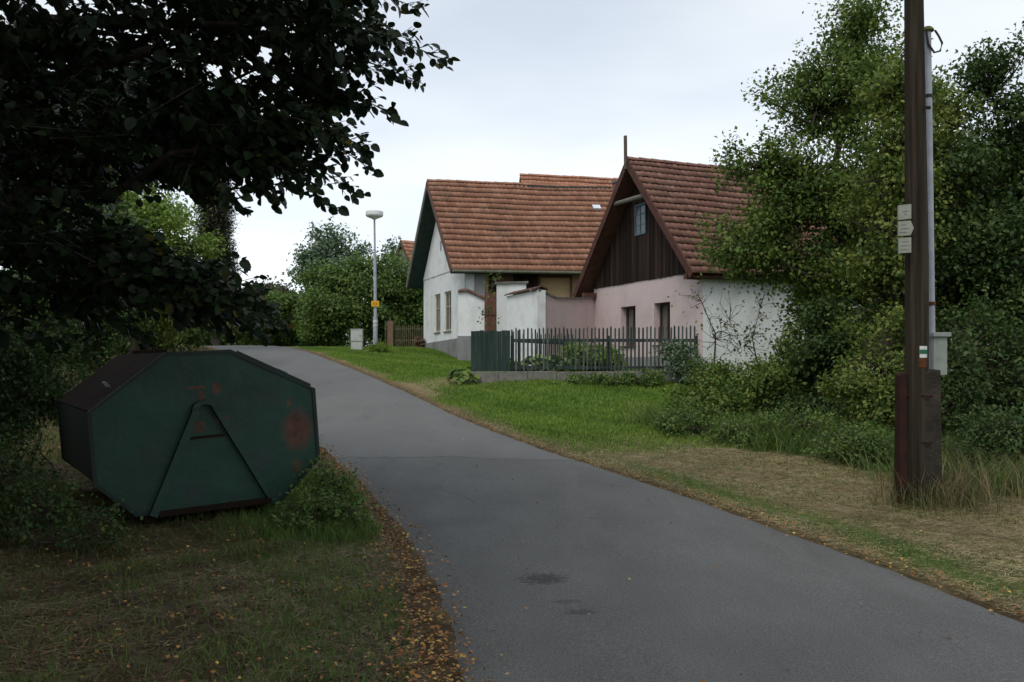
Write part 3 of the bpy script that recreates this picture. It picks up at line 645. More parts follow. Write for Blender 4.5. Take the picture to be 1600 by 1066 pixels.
# ---- big dark foreground tree, hand-laid boughs
def front_tree():
    g = np.random.default_rng(77); base = foot(-330, 8.0)
    root = empty('linden_tree', base, 'huge dark linden overhanging the lane from the left foreground', 'tree')
    # crown mass in view and overhead; unseen lobes added to block skylight
    lobes = [lob(40,120,7.5,230,200,1.3), lob(240,60,7.5,180,120,1.2), lob(400,30,7.2,130,90,.9), lob(180,210,7.2,170,95,1.1), lob(330,160,7.0,150,85,.8), lob(500,30,6.8,85,65,.6),
             lob(390,225,7.0,120,55,.6), lob(30,330,7.2,140,120,1.0), lob(60,450,7.4,130,80,.9), lob(200,445,7.4,70,34,.5), lob(470,120,6.9,80,50,.5),
             (np.array([-3.0, 6.5, 6.3]), np.array([3.4, 3.0, 1.5])), (np.array([-4.5, 3.0, 5.2]), np.array([3.0, 3.2, 1.7])), (np.array([-4.6, 8.0, 8.0]), np.array([3.3, 3.4, 2.0])),
             (np.array([-6.0, 5.5, 3.6]), np.array([1.9, 3.2, 1.7])), (np.array([-2.2, 3.4, 5.6]), np.array([1.9, 2.6, 1.0])), (np.array([-7.6, 9.5, 3.4]), np.array([2.0, 2.2, 2.4])), (np.array([-4.8, .5, 3.6]), np.array([2.2, 2.0, 1.9])), (np.array([-4.5, -3.0, 4.5]), np.array([3.0, 2.6, 2.4])), (np.array([-.8, -2.0, 6.6]), np.array([3.4, 3.0, 1.2])), (np.array([-6.5, 2.5, 6.8]), np.array([3.0, 4.5, 1.6])), (np.array([-7.6, 6.0, 2.6]), np.array([1.5, 3.0, 2.4])), (np.array([-6.4, 12.5, 4.6]), np.array([2.2, 2.2, 1.6])), (np.array([-5.2, -1.0, 1.9]), np.array([1.8, 2.0, 1.6]))]
    nc = 10500
    C, d, k = crown_points(lobes, nc, 78, .5)
    # keep the air in front of the lens free
    ok = (C[:,1] > 4.2) | (C[:,2] > 3.9) | (C[:,0] < -3.6)
    px = 800 + F*C[:,0]/np.maximum(C[:,1], .1); py = HOR - F*(C[:,2]-CH)/np.maximum(C[:,1], .1)
    inv = C[:,1] > .6
    ok &= ~(inv & (px > 590) & (py > -60) & (C[:,1] > 0))
    ok &= ~(inv & (px > 340) & (py > 300))
    ok &= ~(inv & (px > 180) & (px < 330) & (py > 285) & (py < 410) & (g.random(nc) > .03))
    ok &= ~(inv & (px > 560) & (py > 95))
    # loosen holes high in the crown
    hole = (np.sin(px/31.0) * np.sin(py/23.0 + px/57.0) > .45) & (px > 190) & (px < 520) & (py > 40) & (py < 300)
    ok &= ~(hole & inv & (g.random(nc) < .8))
    C, d, k = C[ok], d[ok], k[ok]; nc = len(C)
    m = 13
    sd = unit(np.array([.55, 0, -.25]) + g.normal(size=(nc,3))*.6)
    tpos = (np.arange(m)+.5)/m; tpos = np.tile(tpos, (nc,1))
    alt = np.where(np.arange(m) % 2 == 0, 1., -1.)[None,:,None]
    sv = unit(np.cross(sd, np.array([0,0,1.]) + g.normal(size=(nc,3))*.2))
    P = C[:,None,:] + sd[:,None,:]*(tpos[:,:,None]-.5)*.55 + g.normal(size=(nc,m,3))*.035
    D = sd[:,None,:]*.6 + sv[:,None,:]*alt*.7 + np.array([0,0,-.55]) + g.normal(size=(nc,m,3))*.25
    Nn = np.array([0,0,1.]) + sv[:,None,:]*alt*.2 + g.normal(size=(nc,m,3))*.3
    P = P.reshape(-1,3); D = D.reshape(-1,3); Nn = Nn.reshape(-1,3); n = nc*m
    v = np.clip(np.repeat(g.random(nc), m)*.5 + g.random(n)*.5, 0, 1); S = .105*(.5 + .65*g.random(n))
    parts = [leaves(P, D, Nn, S, v, True)]
    tw = [tubes(C - sd*.3, C + sd*.27, np.full(nc, .005), np.full(nc, .002), 3)]
    # hand-laid boughs reaching into the sky: start, tip, spacing
    B = [((420,10),(652,12),6.6), ((400,60),(690,92),6.3), ((430,110),(655,128),6.5), ((430,90),(640,60),6.8), ((400,140),(610,178),6.7), ((380,170),(572,238),6.5), ((350,190),(575,262),6.8), ((330,200),(555,222),6.4),
         ((340,220),(548,300),6.7), ((300,230),(522,326),6.5), ((280,230),(430,318),6.9), ((260,240),(380,325),6.6), ((230,250),(345,312),7.0), ((300,180),(560,150),7.2), ((380,20),(600,45),7.3), ((350,130),(590,110),7.1),
         ((60,370),(250,420),7.0), ((80,400),(330,440),6.8), ((120,420),(420,482),6.6), ((140,440),(440,512),6.9), ((160,440),(390,500),6.5), ((100,430),(300,480),7.2), ((200,430),(360,520),6.8), ((60,460),(220,520),7.1), ((200,440),(400,455),6.9), ((240,440),(350,470),6.6), ((230,450),(410,520),6.7)]
    bm = MB()
    for (a, b_, Y) in B:
        p0 = at(a[0], a[1], Y + .5); p1 = at(b_[0], b_[1], Y)
        L_ = np.linalg.norm(p1-p0); ns = 10
        sag = .10*L_
        pts = [p0 + (p1-p0)*i/ns + np.array([0, g.normal()*.01, sag*math.sin(math.pi*i/ns)*(1 if a[1] < b_[1]+40 else .3)]) for i in range(ns+1)]
        bm.tube(pts, [.012*(1-.8*i/ns) for i in range(ns+1)], 5)
        pts = np.array(pts)
        # side twigs
        low = a[1] >= 360
        nt_ = int(L_/.055*(1.7 if low else 1.15))
        tt = np.linspace(.12, 1, nt_); q = np.stack([np.interp(tt*ns, np.arange(ns+1), pts[:,i]) for i in range(3)], 1)
        dr_ = unit(p1-p0)[None,:]
        for rep in range(nt_):
            f_ = tt[rep]; ln = (.32*(1-f_)**.7 + .07) * (.5 + .7*g.random())
            sgn = 1 if rep % 2 else -1
            sdv = unit((dr_*.8 + np.array([[0, g.normal()*.5, sgn*.42 + g.normal()*.15 - .12]])))[0]
            e = q[rep] + sdv*ln
            tw.append(tubes(q[rep][None], e[None], np.array([.004]), np.array([.0015]), 3))
            ml = max(3, int(ln/.034)); s_ = np.linspace(.2, 1, ml)[:,None]
            P = q[rep] + sdv*ln*s_ + g.normal(size=(ml,3))*.008
            al = np.where(np.arange(ml) % 2 == 0, 1., -1.)[:,None]
            sv_ = unit(np.cross(sdv, np.array([0, .6, 1.])))
            D = sdv*.75 + sv_*al*.6 + np.array([0,0,-.5]) + g.normal(size=(ml,3))*.22
            Nn = np.array([0,-.55,.75]) + g.normal(size=(ml,3))*.45
            parts.append(leaves(P, D, Nn, .100*(.5+.65*g.random(ml))*(1-.25*f_), np.clip(.2+g.random(ml)*.8, 0, 1), True))
    Vs = []; Fs = []; vv = []; o = 0
    for V, f, v in parts: Vs.append(V); Fs.append(f+o); vv.append(v); o += len(V)
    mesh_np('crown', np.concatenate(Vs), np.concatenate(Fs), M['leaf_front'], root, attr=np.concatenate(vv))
    # trunk and limbs
    mb = MB(); T = [base + np.array([0,0,-.2]), base + np.array([.05,.05,1.5]), base + np.array([.25,-.1,3.2]), base + np.array([.3,-.3,5.2]), base + np.array([.8,-.2,7.8])]
    mb.tube(T, [.42,.34,.28,.2,.07], 14); mb.build('trunk', M['bark'], root, smooth=True)
    for lc, lr in lobes:
        s0 = T[1] if lc[2] < 3.5 else (T[2] if lc[2] < 5.5 else T[3])
        pth = [s0 + (lc-s0)*i/7 + (g.normal(size=3)*.12 if 0 < i < 7 else 0) + np.array([0,0,.3*math.sin(math.pi*i/7)]) for i in range(8)]
        bm.tube(pth, [.09*(1-.85*i/7) for i in range(8)], 7)
    tv, tf = join(tw); bv = np.array(bm.V)
    mesh_np('branches', np.concatenate([bv, tv]), [np.array([f_ for f_ in bm.Fc if len(f_) == 4]), tf + len(bv)], M['bark'], root)
front_tree()

# ------------------------------------------------------------------ ground cover (stuff)
def blades(name, label, X, Y, h, mat, wdt=.008, seed=0, flat=0., cat='grass', lift=0.):
    g = np.random.default_rng(seed + 5000); n = len(X); Z = hgt(X, Y) - .01 + lift
    P = np.stack([X, Y, Z], 1)
    th = g.random(n)*2*np.pi; out = np.stack([np.cos(th), np.sin(th), np.zeros(n)], 1)
    el_ = (1-flat) * (.6 + .4*g.random(n)) + flat * (.02 + .18*g.random(n))
    D = unit(out*(1-el_)[:,None]*1.3 + np.array([0,0,1.])*el_[:,None])
    sd = np.cross(D, np.array([0,0,1.]) + g.normal(size=(n,3))*.3); sd = unit(sd)
    hh = h*(.5 + .8*g.random(n)); ww = (wdt*(.6+.7*g.random(n)))[:,None]
    if flat > .5: P = P + np.array([0,0,1.])*(g.random(n)*.04)[:,None]
    mid = P + D*hh[:,None]*.55 ; tip = P + D*hh[:,None] + out*(hh*.22)[:,None] - np.array([0,0,1.])*(hh*.06)[:,None]
    V = np.stack([P - sd*ww/2, P + sd*ww/2, mid + sd*ww*.42, tip, mid - sd*ww*.42], 1).reshape(-1,3)
    b_ = (np.arange(n)*5)[:,None]; f = [b_ + np.array([[0,1,2,4]]), b_ + np.array([[4,2,3]])]
    o = mesh_np(name, V, f, mat, attr=np.tile(np.clip(.5*g.random(n) + .5*(.55*wob(X, Y, 1.1, seed)+.35*wob(X, Y, 3.7, seed+3)+.5), 0, 1), 2))
    return tag(o, label, cat, kind='stuff')
def scatter(n, x0, x1, y0, y1, dens, seed, ypow=1.7):
    g = np.random.default_rng(seed)
    Y = y0 + (y1-y0)*g.random(n)**ypow; X = x0 + (x1-x0)*g.random(n)
    keep = g.random(n) < dens(X, Y); 
    ins = np.abs(X) < Y*.62 + 1.2; keep &= ins
    return X[keep], Y[keep]
dR = lambda X, Y: X - xr(Y); dL = lambda X, Y: xl(Y) - X
# lawn in front of the fence
X, Y = scatter(420000, -12, 8, 15, 46, lambda X, Y: lawn_mask(X, Y)*(Y > 15)*.95*(dR(X, Y) > .15), 1, 1.3)
blades('lawn_grass', 'short bright green lawn grass before the picket fence', X, Y, .085, M['grass'], .016, 1)
# verge: mown hay
X, Y = scatter(700000, -2, 9, 4.2, 22, lambda X, Y: (dR(X, Y) > -.02)*(1-lawn_mask(X, Y))*.95, 2, 1.2)
blades('mown_hay', 'dry mown hay lying on the right verge', X, Y, .075, M['hay'], .0038, 2, flat=.93, cat='hay')
X, Y = scatter(260000, -2, 9, 4.2, 22, lambda X, Y: np.clip((dR(X, Y) > .05)*(.6*sstep(.3,1,dR(X,Y))*(wob(X, Y, 2.3, 11) > -.2) + np.exp(-((dR(X, Y)-.36)/.24)**2)*(.35+.65*(wob(X, Y, 1.6, 4) > -.1))), 0, 1), 3, 1.2)
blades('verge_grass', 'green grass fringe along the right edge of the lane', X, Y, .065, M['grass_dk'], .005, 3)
# taller rank grass at the thicket foot
X, Y = scatter(90000, 0, 9, 10.3, 19, lambda X, Y: sstep(2.6, 3.8, dR(X, Y) + .5*wob(X, Y, 1.3, 9)), 4, 1.1)
blades('rank_grass', 'tall uncut grass at the foot of the right thicket', X, Y, .42, M['grass_dk'], .011, 4)
stand = lambda X, Y: np.clip(1.25*np.exp(-((np.hypot(X-4.5, Y-10.15))/.42)**2) + .9*sstep(4.75, 5.3, X + .25*wob(X, Y, 3, 1) - .1*(Y-10))*sstep(9.9, 10.7, Y + .2*wob(X, Y, 4, 2))*sstep(13.5, 12, Y), 0, 1)
X, Y = scatter(30000, 3, 8, 9.4, 14, lambda X, Y: stand(X, Y)*.8, 15, 1.)
blades('weedy_grass', 'green and yellow weeds crowding round the pole stakes', X, Y, .30, M['weed'], .009, 15)
X, Y = scatter(14000, 3, 8, 9.4, 14, lambda X, Y: stand(X, Y)*.9, 5, 1.)
blades('dry_stalks', 'dry straw coloured stalks around the pole stakes', X, Y, .48, M['hay_dk'], .005, 5)
# left foreground
X, Y = scatter(420000, -9, 1, 3.4, 14, lambda X, Y: (dL(X, Y) > .15)*.8, 6, 1.35)
blades('dry_undergrowth', 'flattened dry stems on the shaded left verge', X, Y, .09, M['hay_dk'], .0038, 6, flat=.9, cat='dry grass')
X, Y = scatter(330000, -9, 1, 3.4, 20, lambda X, Y: (dL(X, Y) > .2)*np.clip(.22 + .9*(wob(X, Y, 1.5, 6) > .2)*.7 + .75*np.exp(-((dL(X, Y)-.8)/.4)**2), 0, 1)*.7, 7, 1.35)
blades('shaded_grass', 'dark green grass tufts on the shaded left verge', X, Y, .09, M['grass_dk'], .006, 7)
X, Y = scatter(60000, -20, -3, 14, 50, lambda X, Y: (dL(X, Y) > .2)*(dL(X, Y) < 5)*.8, 8, 1.2)
blades('far_verge_grass', 'dull grass on the left side of the lane beyond the container', X, Y, .14, M['weed'], .018, 8)
X, Y = scatter(60000, -3.2, -.6, 8.2, 12.5, lambda X, Y: np.exp(-((dL(X, Y)-.75)/.5)**2)*sstep(8.2, 8.9, Y)*.9*(dL(X, Y) > .2), 16, 1.)
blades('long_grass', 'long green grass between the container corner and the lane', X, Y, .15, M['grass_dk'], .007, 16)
# fallen leaves
def litter(name, label, X, Y, size, seed, lift=.0, zfun=None):
    g = np.random.default_rng(seed + 7000); n = len(X)
    Z = (zfun(X, Y) if zfun else hgt(X, Y)) + lift + g.random(n)*.02
    P = np.stack([X, Y, Z], 1); D = g.normal(size=(n,3))*np.array([1,1,.25]); Nn = np.array([0,0,1.]) + g.normal(size=(n,3))*.35
    V, f, v = leaves(P, D, Nn, size*(.5+.8*g.random(n)), g.random(n), False, .75)
    return tag(mesh_np(name, V, f, M['litter'], attr=v), label, 'fallen leaves', kind='stuff')
X, Y = scatter(420000, -16, 1, 3.6, 45, lambda X, Y: np.exp(-((dL(X, Y)-.08)/.20)**2)*.98 + .07*(dL(X, Y) > 0)*(dL(X,Y) < 5)*(1 + wob(X, Y, 2.1, 4)), 9, 1.6)
litter('leaf_litter', 'orange brown leaves gathered along the left lane edge', X, Y, .030, 9, .02, lambda X, Y: np.maximum(hgt(X, Y), zr(Y)-.01))
X, Y = scatter(260000, -14, 9, 4.0, 40, lambda X, Y: np.exp(-((dR(X, Y)-.02)/.16)**2)*.95 + .035*(dR(X, Y) > 0)*(dR(X, Y) < 3), 10, 1.5)
litter('leaf_litter', 'scattered brown leaves along the right lane edge', X, Y, .028, 10, .02, lambda X, Y: np.maximum(hgt(X, Y), zr(Y)-.01))
g = np.random.default_rng(5); Y = 4.6 + 24*g.random(110)**1.5; u = g.random(110); u = np.where(g.random(110) < .6, u**3, u)
X = xl(Y) + (xr(Y)-xl(Y))*(.03+.94*u)
litter('stray_leaves', 'few stray leaves lying on the asphalt', X, Y, .035, 11, .055, lambda X, Y: zr(Y))
# a thin stick on the asphalt
st = MB(); q = at(925, 820, 9.4); st.tube([(q[0]-.09, 9.42, .058), (q[0], 9.40, .064), (q[0]+.09, 9.36, .058)], .006, 5)
tag(st.build('stick', M['twig']), 'thin dark stick lying in the middle of the lane', 'stick')

# ------------------------------------------------------------------ houses
S = 1.1
class Frame:
    def __init__(s, A, e1, e2): s.A = np.array(A, float); s.e1 = np.array(e1)/np.linalg.norm(e1); s.e2 = np.array(e2)/np.linalg.norm(e2)
    def __call__(s, v):
        t_, s_, z = v; xy = s.A[:2] + s.e1*t_ + s.e2*s_
        return (xy[0], xy[1], z)
    def solve(s, px, s_=0):      # t where the ray column px meets the plane s = s_
        r = (px-800)/F; b0 = s.A[:2] + s.e2*s_
        return float((r*b0[1]-b0[0])/(s.e1[0]-r*s.e1[1]))
def wall_holes(mb, a0, a1, z0, z1, holes, mk, depth, thick):
    """wall in (a, z); mk(a, q, z) maps, q = inward; holes [(a0,a1,z0,z1)]"""
    As = sorted({a0, a1, *[h[0] for h in holes], *[h[1] for h in holes]}); Zs = sorted({z0, z1, *[h[2] for h in holes], *[h[3] for h in holes]})
    for i in range(len(As)-1):
        for j in range(len(Zs)-1):
            ac = (As[i]+As[i+1])/2; zc = (Zs[j]+Zs[j+1])/2
            if any(h[0] < ac < h[1] and h[2] < zc < h[3] for h in holes): continue
            mb.add([mk(As[i],0,Zs[j]), mk(As[i+1],0,Zs[j]), mk(As[i+1],0,Zs[j+1]), mk(As[i],0,Zs[j+1])], [(0,1,2,3)])
    for h in holes:
        c = [(h[0],h[2]),(h[1],h[2]),(h[1],h[3]),(h[0],h[3])]
        for i in range(4):
            p, q = c[i], c[(i+1)%4]
            mb.add([mk(p[0],0,p[1]), mk(q[0],0,q[1]), mk(q[0],depth,q[1]), mk(p[0],depth,p[1])], [(0,1,2,3)])
def roof_slope(fr, parent, name, mat, s0, s1, t_ridge, z_ridge, t_eave, z_eave, rows, tilew=.20, amp=.019, step=.042, seed=1):
    g = np.random.default_rng(seed)
    L_ = abs(s1-s0); ncol = int(round(L_/tilew)); k = 6
    u = np.arange(ncol*k+1)/(ncol*k); 
    prof = np.array([0,.1,.8,1,.85,.2])
    uw = prof[np.arange(ncol*k+1) % k]
    a = np.array([t_ridge, z_ridge]); b_ = np.array([t_eave, z_eave]); d = b_-a; ln = np.linalg.norm(d); d = d/ln
    nrm = np.array([-d[1], d[0]]);  nrm = nrm*np.sign(nrm[1])
    V = []; A = []; Fc = []
    tv = g.random((rows, ncol))
    rowoff = g.normal(size=(rows, ncol))*.004
    base = 0; nV = ncol*k+1
    sag = lambda uu, f_: -.06*np.sin(np.pi*uu)*(1-.3*f_) + .018*np.sin(uu*9+f_*5) + .010*np.sin(uu*23+f_*11)
    for r in range(rows):
        for (f_, off) in ((r/rows - (.011 if r else 0), step*.12), ((r+1)/rows - .0001, step), ((r+1)/rows - .011, step*.12)):
            pos = a + d*ln*f_
            o = off + uw*amp + np.repeat(rowoff[r], k)[list(range(ncol*k)) + [ncol*k-1]] + g.normal(size=nV)*.0015
            tt = pos[0] + nrm[0]*o; zz = pos[1] + nrm[1]*o + sag(u, f_)
            ss = s0 + (s1-s0)*u
            xy = fr.A[:2] + fr.e1*tt[:,None] + fr.e2*ss[:,None]
            V.append(np.column_stack([xy, zz]))
        for q in (0, 1):
            i0 = (r*3+q)*nV; ii = np.arange(nV-1)+i0
            Fc.append(np.stack([ii, ii+1, ii+nV+1, ii+nV], 1)); A.append(tv[r][np.arange(nV-1)//k]*(1 if q == 0 else .8))  # riser faces toned darker, as shade under each tile lip
    return mesh_np(name, np.concatenate(V), np.concatenate(Fc), mat, parent, attr=np.concatenate(A))
def ridge_caps(fr, parent, mat, s0, s1, t_, z, r=.115, l=.42):
    mb = MB(fr); n = int(abs(s1-s0)/l); g = np.random.default_rng(4)
    for i in range(n):
        a = s0 + (s1-s0)*i/n; b_ = s0 + (s1-s0)*(i+1)/n + .03*np.sign(s1-s0); u = (i+.5)/n; dz = -.06*math.sin(math.pi*u) + .018*math.sin(u*9) + .010*math.sin(u*23)
        vs = []
        for (ss, rr) in ((a, r), (b_, r*.74)):
            for k in range(7):
                th = math.pi*(k/6)*1.1 - .05*math.pi; vs.append((t_ + rr*math.cos(th), ss, z + dz + rr*math.sin(th)*.9))
        mb.add(vs, [(k, k+1, 8+k, 7+k) for k in range(6)] + [tuple(range(7)), tuple(range(7,14))], float(g.random()))
    return mb.build('ridge_cap', mat, parent)
def slab(fr, parent, name, mat, s0, s1, tr_, zr_, te, ze, off0, off1):
    """flat slab under a slope between normal offsets"""
    a = np.array([tr_, zr_]); b_ = np.array([te, ze]); d = (b_-a)/np.linalg.norm(b_-a); nr = np.array([-d[1], d[0]]); nr = nr*np.sign(nr[1])
    mb = MB(fr); c = []
    for off in (off0, off1):
        for (p, ss) in ((a, s0), (a, s1), (b_, s1), (b_, s0)): c.append((p[0]+nr[0]*off, ss, p[1]+nr[1]*off))
    mb.hexa(c[:4], c[4:]); return mb.build(name, mat, parent)
def window(fr, parent, a0, a1, z0, z1, q, frame, mullion=True, trans=.62, curtain=True, side='gable', pane='glass', fw=.06):
    """casement set at depth q (s direction) in a gable wall"""
    mk = (lambda a, qq, z: (a, qq, z)) if side == 'gable' else (lambda a, qq, z: (qq, a, z))
    mb = MB(fr)
    def bx(a, b_, c, d, q0, q1): mb.box(mk(a, q0, c), mk(b_, q1, d))
    bx(a0, a0+fw, z0, z1, q, q+.06); bx(a1-fw, a1, z0, z1, q, q+.06); bx(a0+fw, a1-fw, z0, z0+fw, q, q+.06); bx(a0+fw, a1-fw, z1-fw, z1, q, q+.06)
    am = (a0+a1)/2
    if mullion: bx(am-.03, am+.03, z0+fw, z1-fw, q-.01, q+.05)
    if trans:
        zt = z0 + (z1-z0)*trans
        for x0, x1 in (((a0+fw, am-.03), (am+.03, a1-fw)) if mullion else ((a0+fw, a1-fw),)): bx(x0, x1, zt-.025, zt+.025, q, q+.05)
    w_ = mb.build('window', frame, parent)
    p = MB(fr); p.box(mk(a0+fw*.5, q+.02, z0+fw*.5), mk(a1-fw*.5, q+.028, z1-fw*.5)); p.build('pane', M[pane], w_)
    if curtain:
        c = MB(fr); nn = 18; 
        for (x0, x1) in (((a0+.02, am-.1), (am+.1, a1-.02)) if frame == M['frame_brown'] else ((a0+.02, a1-.02),)):
            pts = [(x0 + (x1-x0)*i/nn, q+.12+.018*math.sin(i*1.9)) for i in range(nn+1)]
            c.add([mk(x, qq-.04, z0+.02) for x, qq in pts] + [mk(x, qq-.04, z1-.02) for x, qq in pts], [(i, i+1, nn+2+i, nn+1+i) for i in range(nn)])
        c.build('curtain', M['curtain'], w_)
    bk = MB(fr); bk.box(mk(a0-.3, q+.5, z0-.3), mk(a1+.3, q+.52, z1+.3)); bk.build('room_shade_panel', M['interior'], w_)  # near-black panel stands in for the unlit room
    s_ = MB(fr); s_.box(mk(a0-.05, -.05, z0-.05), mk(a1+.05, q, z0-.004)); s_.build('sill', M['concrete'] if frame != M['frame_brown'] else M['frame_brown'], w_)
    return w_

# ---------- white gabled house (left)
SC = S
A = np.array([-.048*36*SC, 36*SC])
fl = Frame(A, (-.316, .949), (.99, .14))
gz = 1.35
lh = empty('white_house', (A[0], A[1], gz), 'white gabled cottage with orange tiled roof and dark green soffit', 'house')
W = fl.solve(662); zE = 1.6 + (5.19-1.6)*SC; zTop = 1.6 + (8.95-1.6)*SC
LEN = 11.0
wt = [(fl.solve(705), fl.solve(694)), (fl.solve(688), fl.solve(679))]; wz = (1.6+1.22*SC, 1.6+2.82*SC)
mb = MB(fl); mkg = lambda a, q, z: (a, q, z)
wall_holes(mb, 0, W, gz, zE, [(a, b_, *wz) for a, b_ in wt], mkg, .22, 0)
# gable triangle a few mm proud of the wall below it
zr_l = zTop - .12
tR = W/2
mb.hexa([(0-.0, -.03, zE), (W, -.03, zE), (tR, -.03, zr_l-.25)], [(0, .15, zE), (W, .15, zE), (tR, .15, zr_l-.25)])
mb.add([(W,0,gz),(W,LEN,gz),(W,LEN,zE),(W,0,zE)], [(0,1,2,3)]); mb.add([(0,LEN,gz),(W,LEN,gz),(W,LEN,zE),(0,LEN,zE)], [(0,1,2,3)])
mb.box((.0, 0, gz), (.22, .35, zE-.02))    # white front pilaster of the gable
mb.build('wall', M['white'], lh)
mb = MB(fl); mb.box((0.05, .35, gz), (.25, LEN, zE-.02)); mb.build('side_wall', M['ochre'], lh)
mb = MB(fl); mb.box((-.12, .35, gz), (.05, .75, zE-.1)); mb.build('pilaster', M['greyplaster'], lh)
mb = MB(fl)
for i in range(10): 
    s_ = .95 + i*.21; mb.box((-.02, s_, 2.6), (.045+.004*(i%2), s_+.20, zE-.25), random.random())
mb.build('porch_boards', M['boards'], lh)
mb = MB(fl)
mb.box((-.06, 1.25, 2.7), (-.025, 1.95, zE-.3)); mb.build('door', M['brown_wood'], lh)
fw_ = MB(fl)
for s_ in (3.0, 4.35): fw_.box((-.07, s_, 3.6), (-.03, s_+.09, zE-.25))
fw_.box((-.07, 3.09, zE-.45), (-.03, 4.35, zE-.36)); fw_.build('porch_frame', M['brown_wood'], lh)
# plinth
mb = MB(fl); p0 = 1.6+(2.52-1.6)*SC; p1 = 1.6+(2.38-1.6)*SC
mb.hexa([(-.06,-.06,gz-.2),(W+.04,-.06,gz-.2),(W+.04,.0,gz-.2),(-.06,.0,gz-.2)], [(-.06,-.06,p0),(W+.04,-.06,p1),(W+.04,-.002,p1),(-.06,-.002,p0)])
mb.build('plinth', M['greyplaster'], lh)
for a, b_ in wt: window(fl, lh, a+.02, b_-.02, wz[0], wz[1], .07, M['frame_beige'], True, .62, fw=.09)
tE0, tE1 = -.5*SC, W+.55*SC; zEv = 1.6 + (4.98-1.6)*SC; OV = -.65*SC
rf = roof_slope(fl, lh, 'roof', M['tile_a'], OV, LEN+.4, tR, zTop, tE0, zEv, 16, seed=5)
roof_slope(fl, lh, 'roof', M['tile_a'], OV, LEN+.4, tR, zTop, tE1, zEv, 16, seed=6)
ridge_caps(fl, rf, M['tile_a'], OV, LEN+.4, tR, zTop+.02, .11)
for (te, nm) in ((tE0, 'a'), (tE1, 'b')):
    slab(fl, lh, 'soffit', M['green_soffit'], OV+.02, LEN+.38, tR, zTop-.01, te, zEv, -.19, -.10)
    # verge board
    slab(fl, lh, 'verge_board', M['beam'] if nm == 'b' else M['brown_wood'], OV-.03, OV+.02, tR, zTop, te, zEv, -.20, .035)
gt = MB(fl); gt.tube([(tE0-.06, OV, zEv-.05), (tE0-.06, LEN+.4, zEv-.06)], .06, 8); gt.build('gutter', M['gutter'], lh)
# skylight
def on_slope(fr, tr_, zr__, te, ze, px, py, off):
    # intersect pixel ray with slope plane
    o_ = np.array([0, 0, CH]); d_ = np.array([(px-800)/F, 1, (HOR-py)/F])
    P0 = np.array(fr((tr_, 0, zr__))); e2 = np.append(fr.e2, 0); dn = np.array(fr((te, 0, ze))) - P0; n_ = np.cross(e2, dn); n_ /= np.linalg.norm(n_)
    if n_[2] < 0: n_ = -n_
    k_ = np.dot(P0 - o_, n_)/np.dot(d_, n_); return o_ + d_*k_ + n_*off, e2, dn/np.linalg.norm(dn), n_
q, e2_, dn_, nn_ = on_slope(fl, tR, zTop, tE0, zEv, 932, 325, .08)
mb = MB(); hw, hh = .17, .13; mb.hexa([q-e2_*hw-dn_*hh-nn_*.08, q+e2_*hw-dn_*hh-nn_*.08, q+e2_*hw+dn_*hh-nn_*.08, q-e2_*hw+dn_*hh-nn_*.08], [q-e2_*hw-dn_*hh, q+e2_*hw-dn_*hh, q+e2_*hw+dn_*hh, q-e2_*hw+dn_*hh])
mb.build('skylight', M['skylight'], rf)
vt = MB(fl); a = fl.solve(690); vt.box((a-.12, -.035, 1.6+4.55*SC), (a+.12, -.03, 1.6+4.95*SC)); vt.build('vent', M['greyplaster'], lh)
mb = MB(fl); a = fl.solve(721); mb.box((a-.09, -.11, 2.15), (a+.09, -.065, 2.95)); mb.build('meter_plate', M['lamp_white'], lh)

# ---------- taller roof behind it
Ab = np.array([(828-800)/F*47, 47.]); fb = Frame(Ab - np.array([0, 3.5]), (-.14, .99), (.99, .14))
bh = empty('rear_house', (*fb.A[:2], 1.8), 'house behind with a slightly higher brighter tiled roof', 'house')
zb = 1.6 + (565-275)/F*47
mb = MB(fb); mb.box((.4, .2, 1.8), (6.6, 9, zb-3.9)); mb.hexa([(.4,.2,zb-3.9),(6.6,.2,zb-3.9),(3.5,.2,zb-.4)], [(.4,9,zb-3.9),(6.6,9,zb-3.9),(3.5,9,zb-.4)]); mb.build('wall', M['white'], bh)
r2 = roof_slope(fb, bh, 'roof', M['tile_c'], 0, 9.4, 3.5, zb, 0, zb-3.9, 14, seed=7)
roof_slope(fb, bh, 'roof', M['tile_c'], 0, 9.4, 3.5, zb, 7, zb-3.9, 14, seed=8); ridge_caps(fb, r2, M['tile_c'], 0, 9.4, 3.5, zb+.02)
# ---------- far house
Af = np.array([(648-800)/F*75, 75.]); ff = Frame(Af, (-.55, .835), (.85, .53))
fh = empty('far_house', (*Af, 2.2), 'distant grey house whose small tiled gable shows left of the white house', 'house')
zf = 1.6 + (565-372)/F*75; ze = zf-2.2
mb = MB(ff); mb.box((0, 0, 2), (3.6, 8, ze)); mb.hexa([(0,0,ze),(3.6,0,ze),(1.8,0,zf-.1)], [(0,8,ze),(3.6,8,ze),(1.8,8,zf-.1)]); mb.build('wall', M['greyplaster'], fh)
r3 = roof_slope(ff, fh, 'roof', M['tile_c'], -.3, 8.2, 1.8, zf, -.45, ze-.4, 8, seed=9)
roof_slope(ff, fh, 'roof', M['tile_c'], -.3, 8.2, 1.8, zf, 4.05, ze-.4, 8, seed=10)
for te in (-.45, 4.05): slab(ff, fh, 'verge_board', M['brown_wood'], -.35, -.3, 1.8, zf, te, ze-.4, -.2, .03)

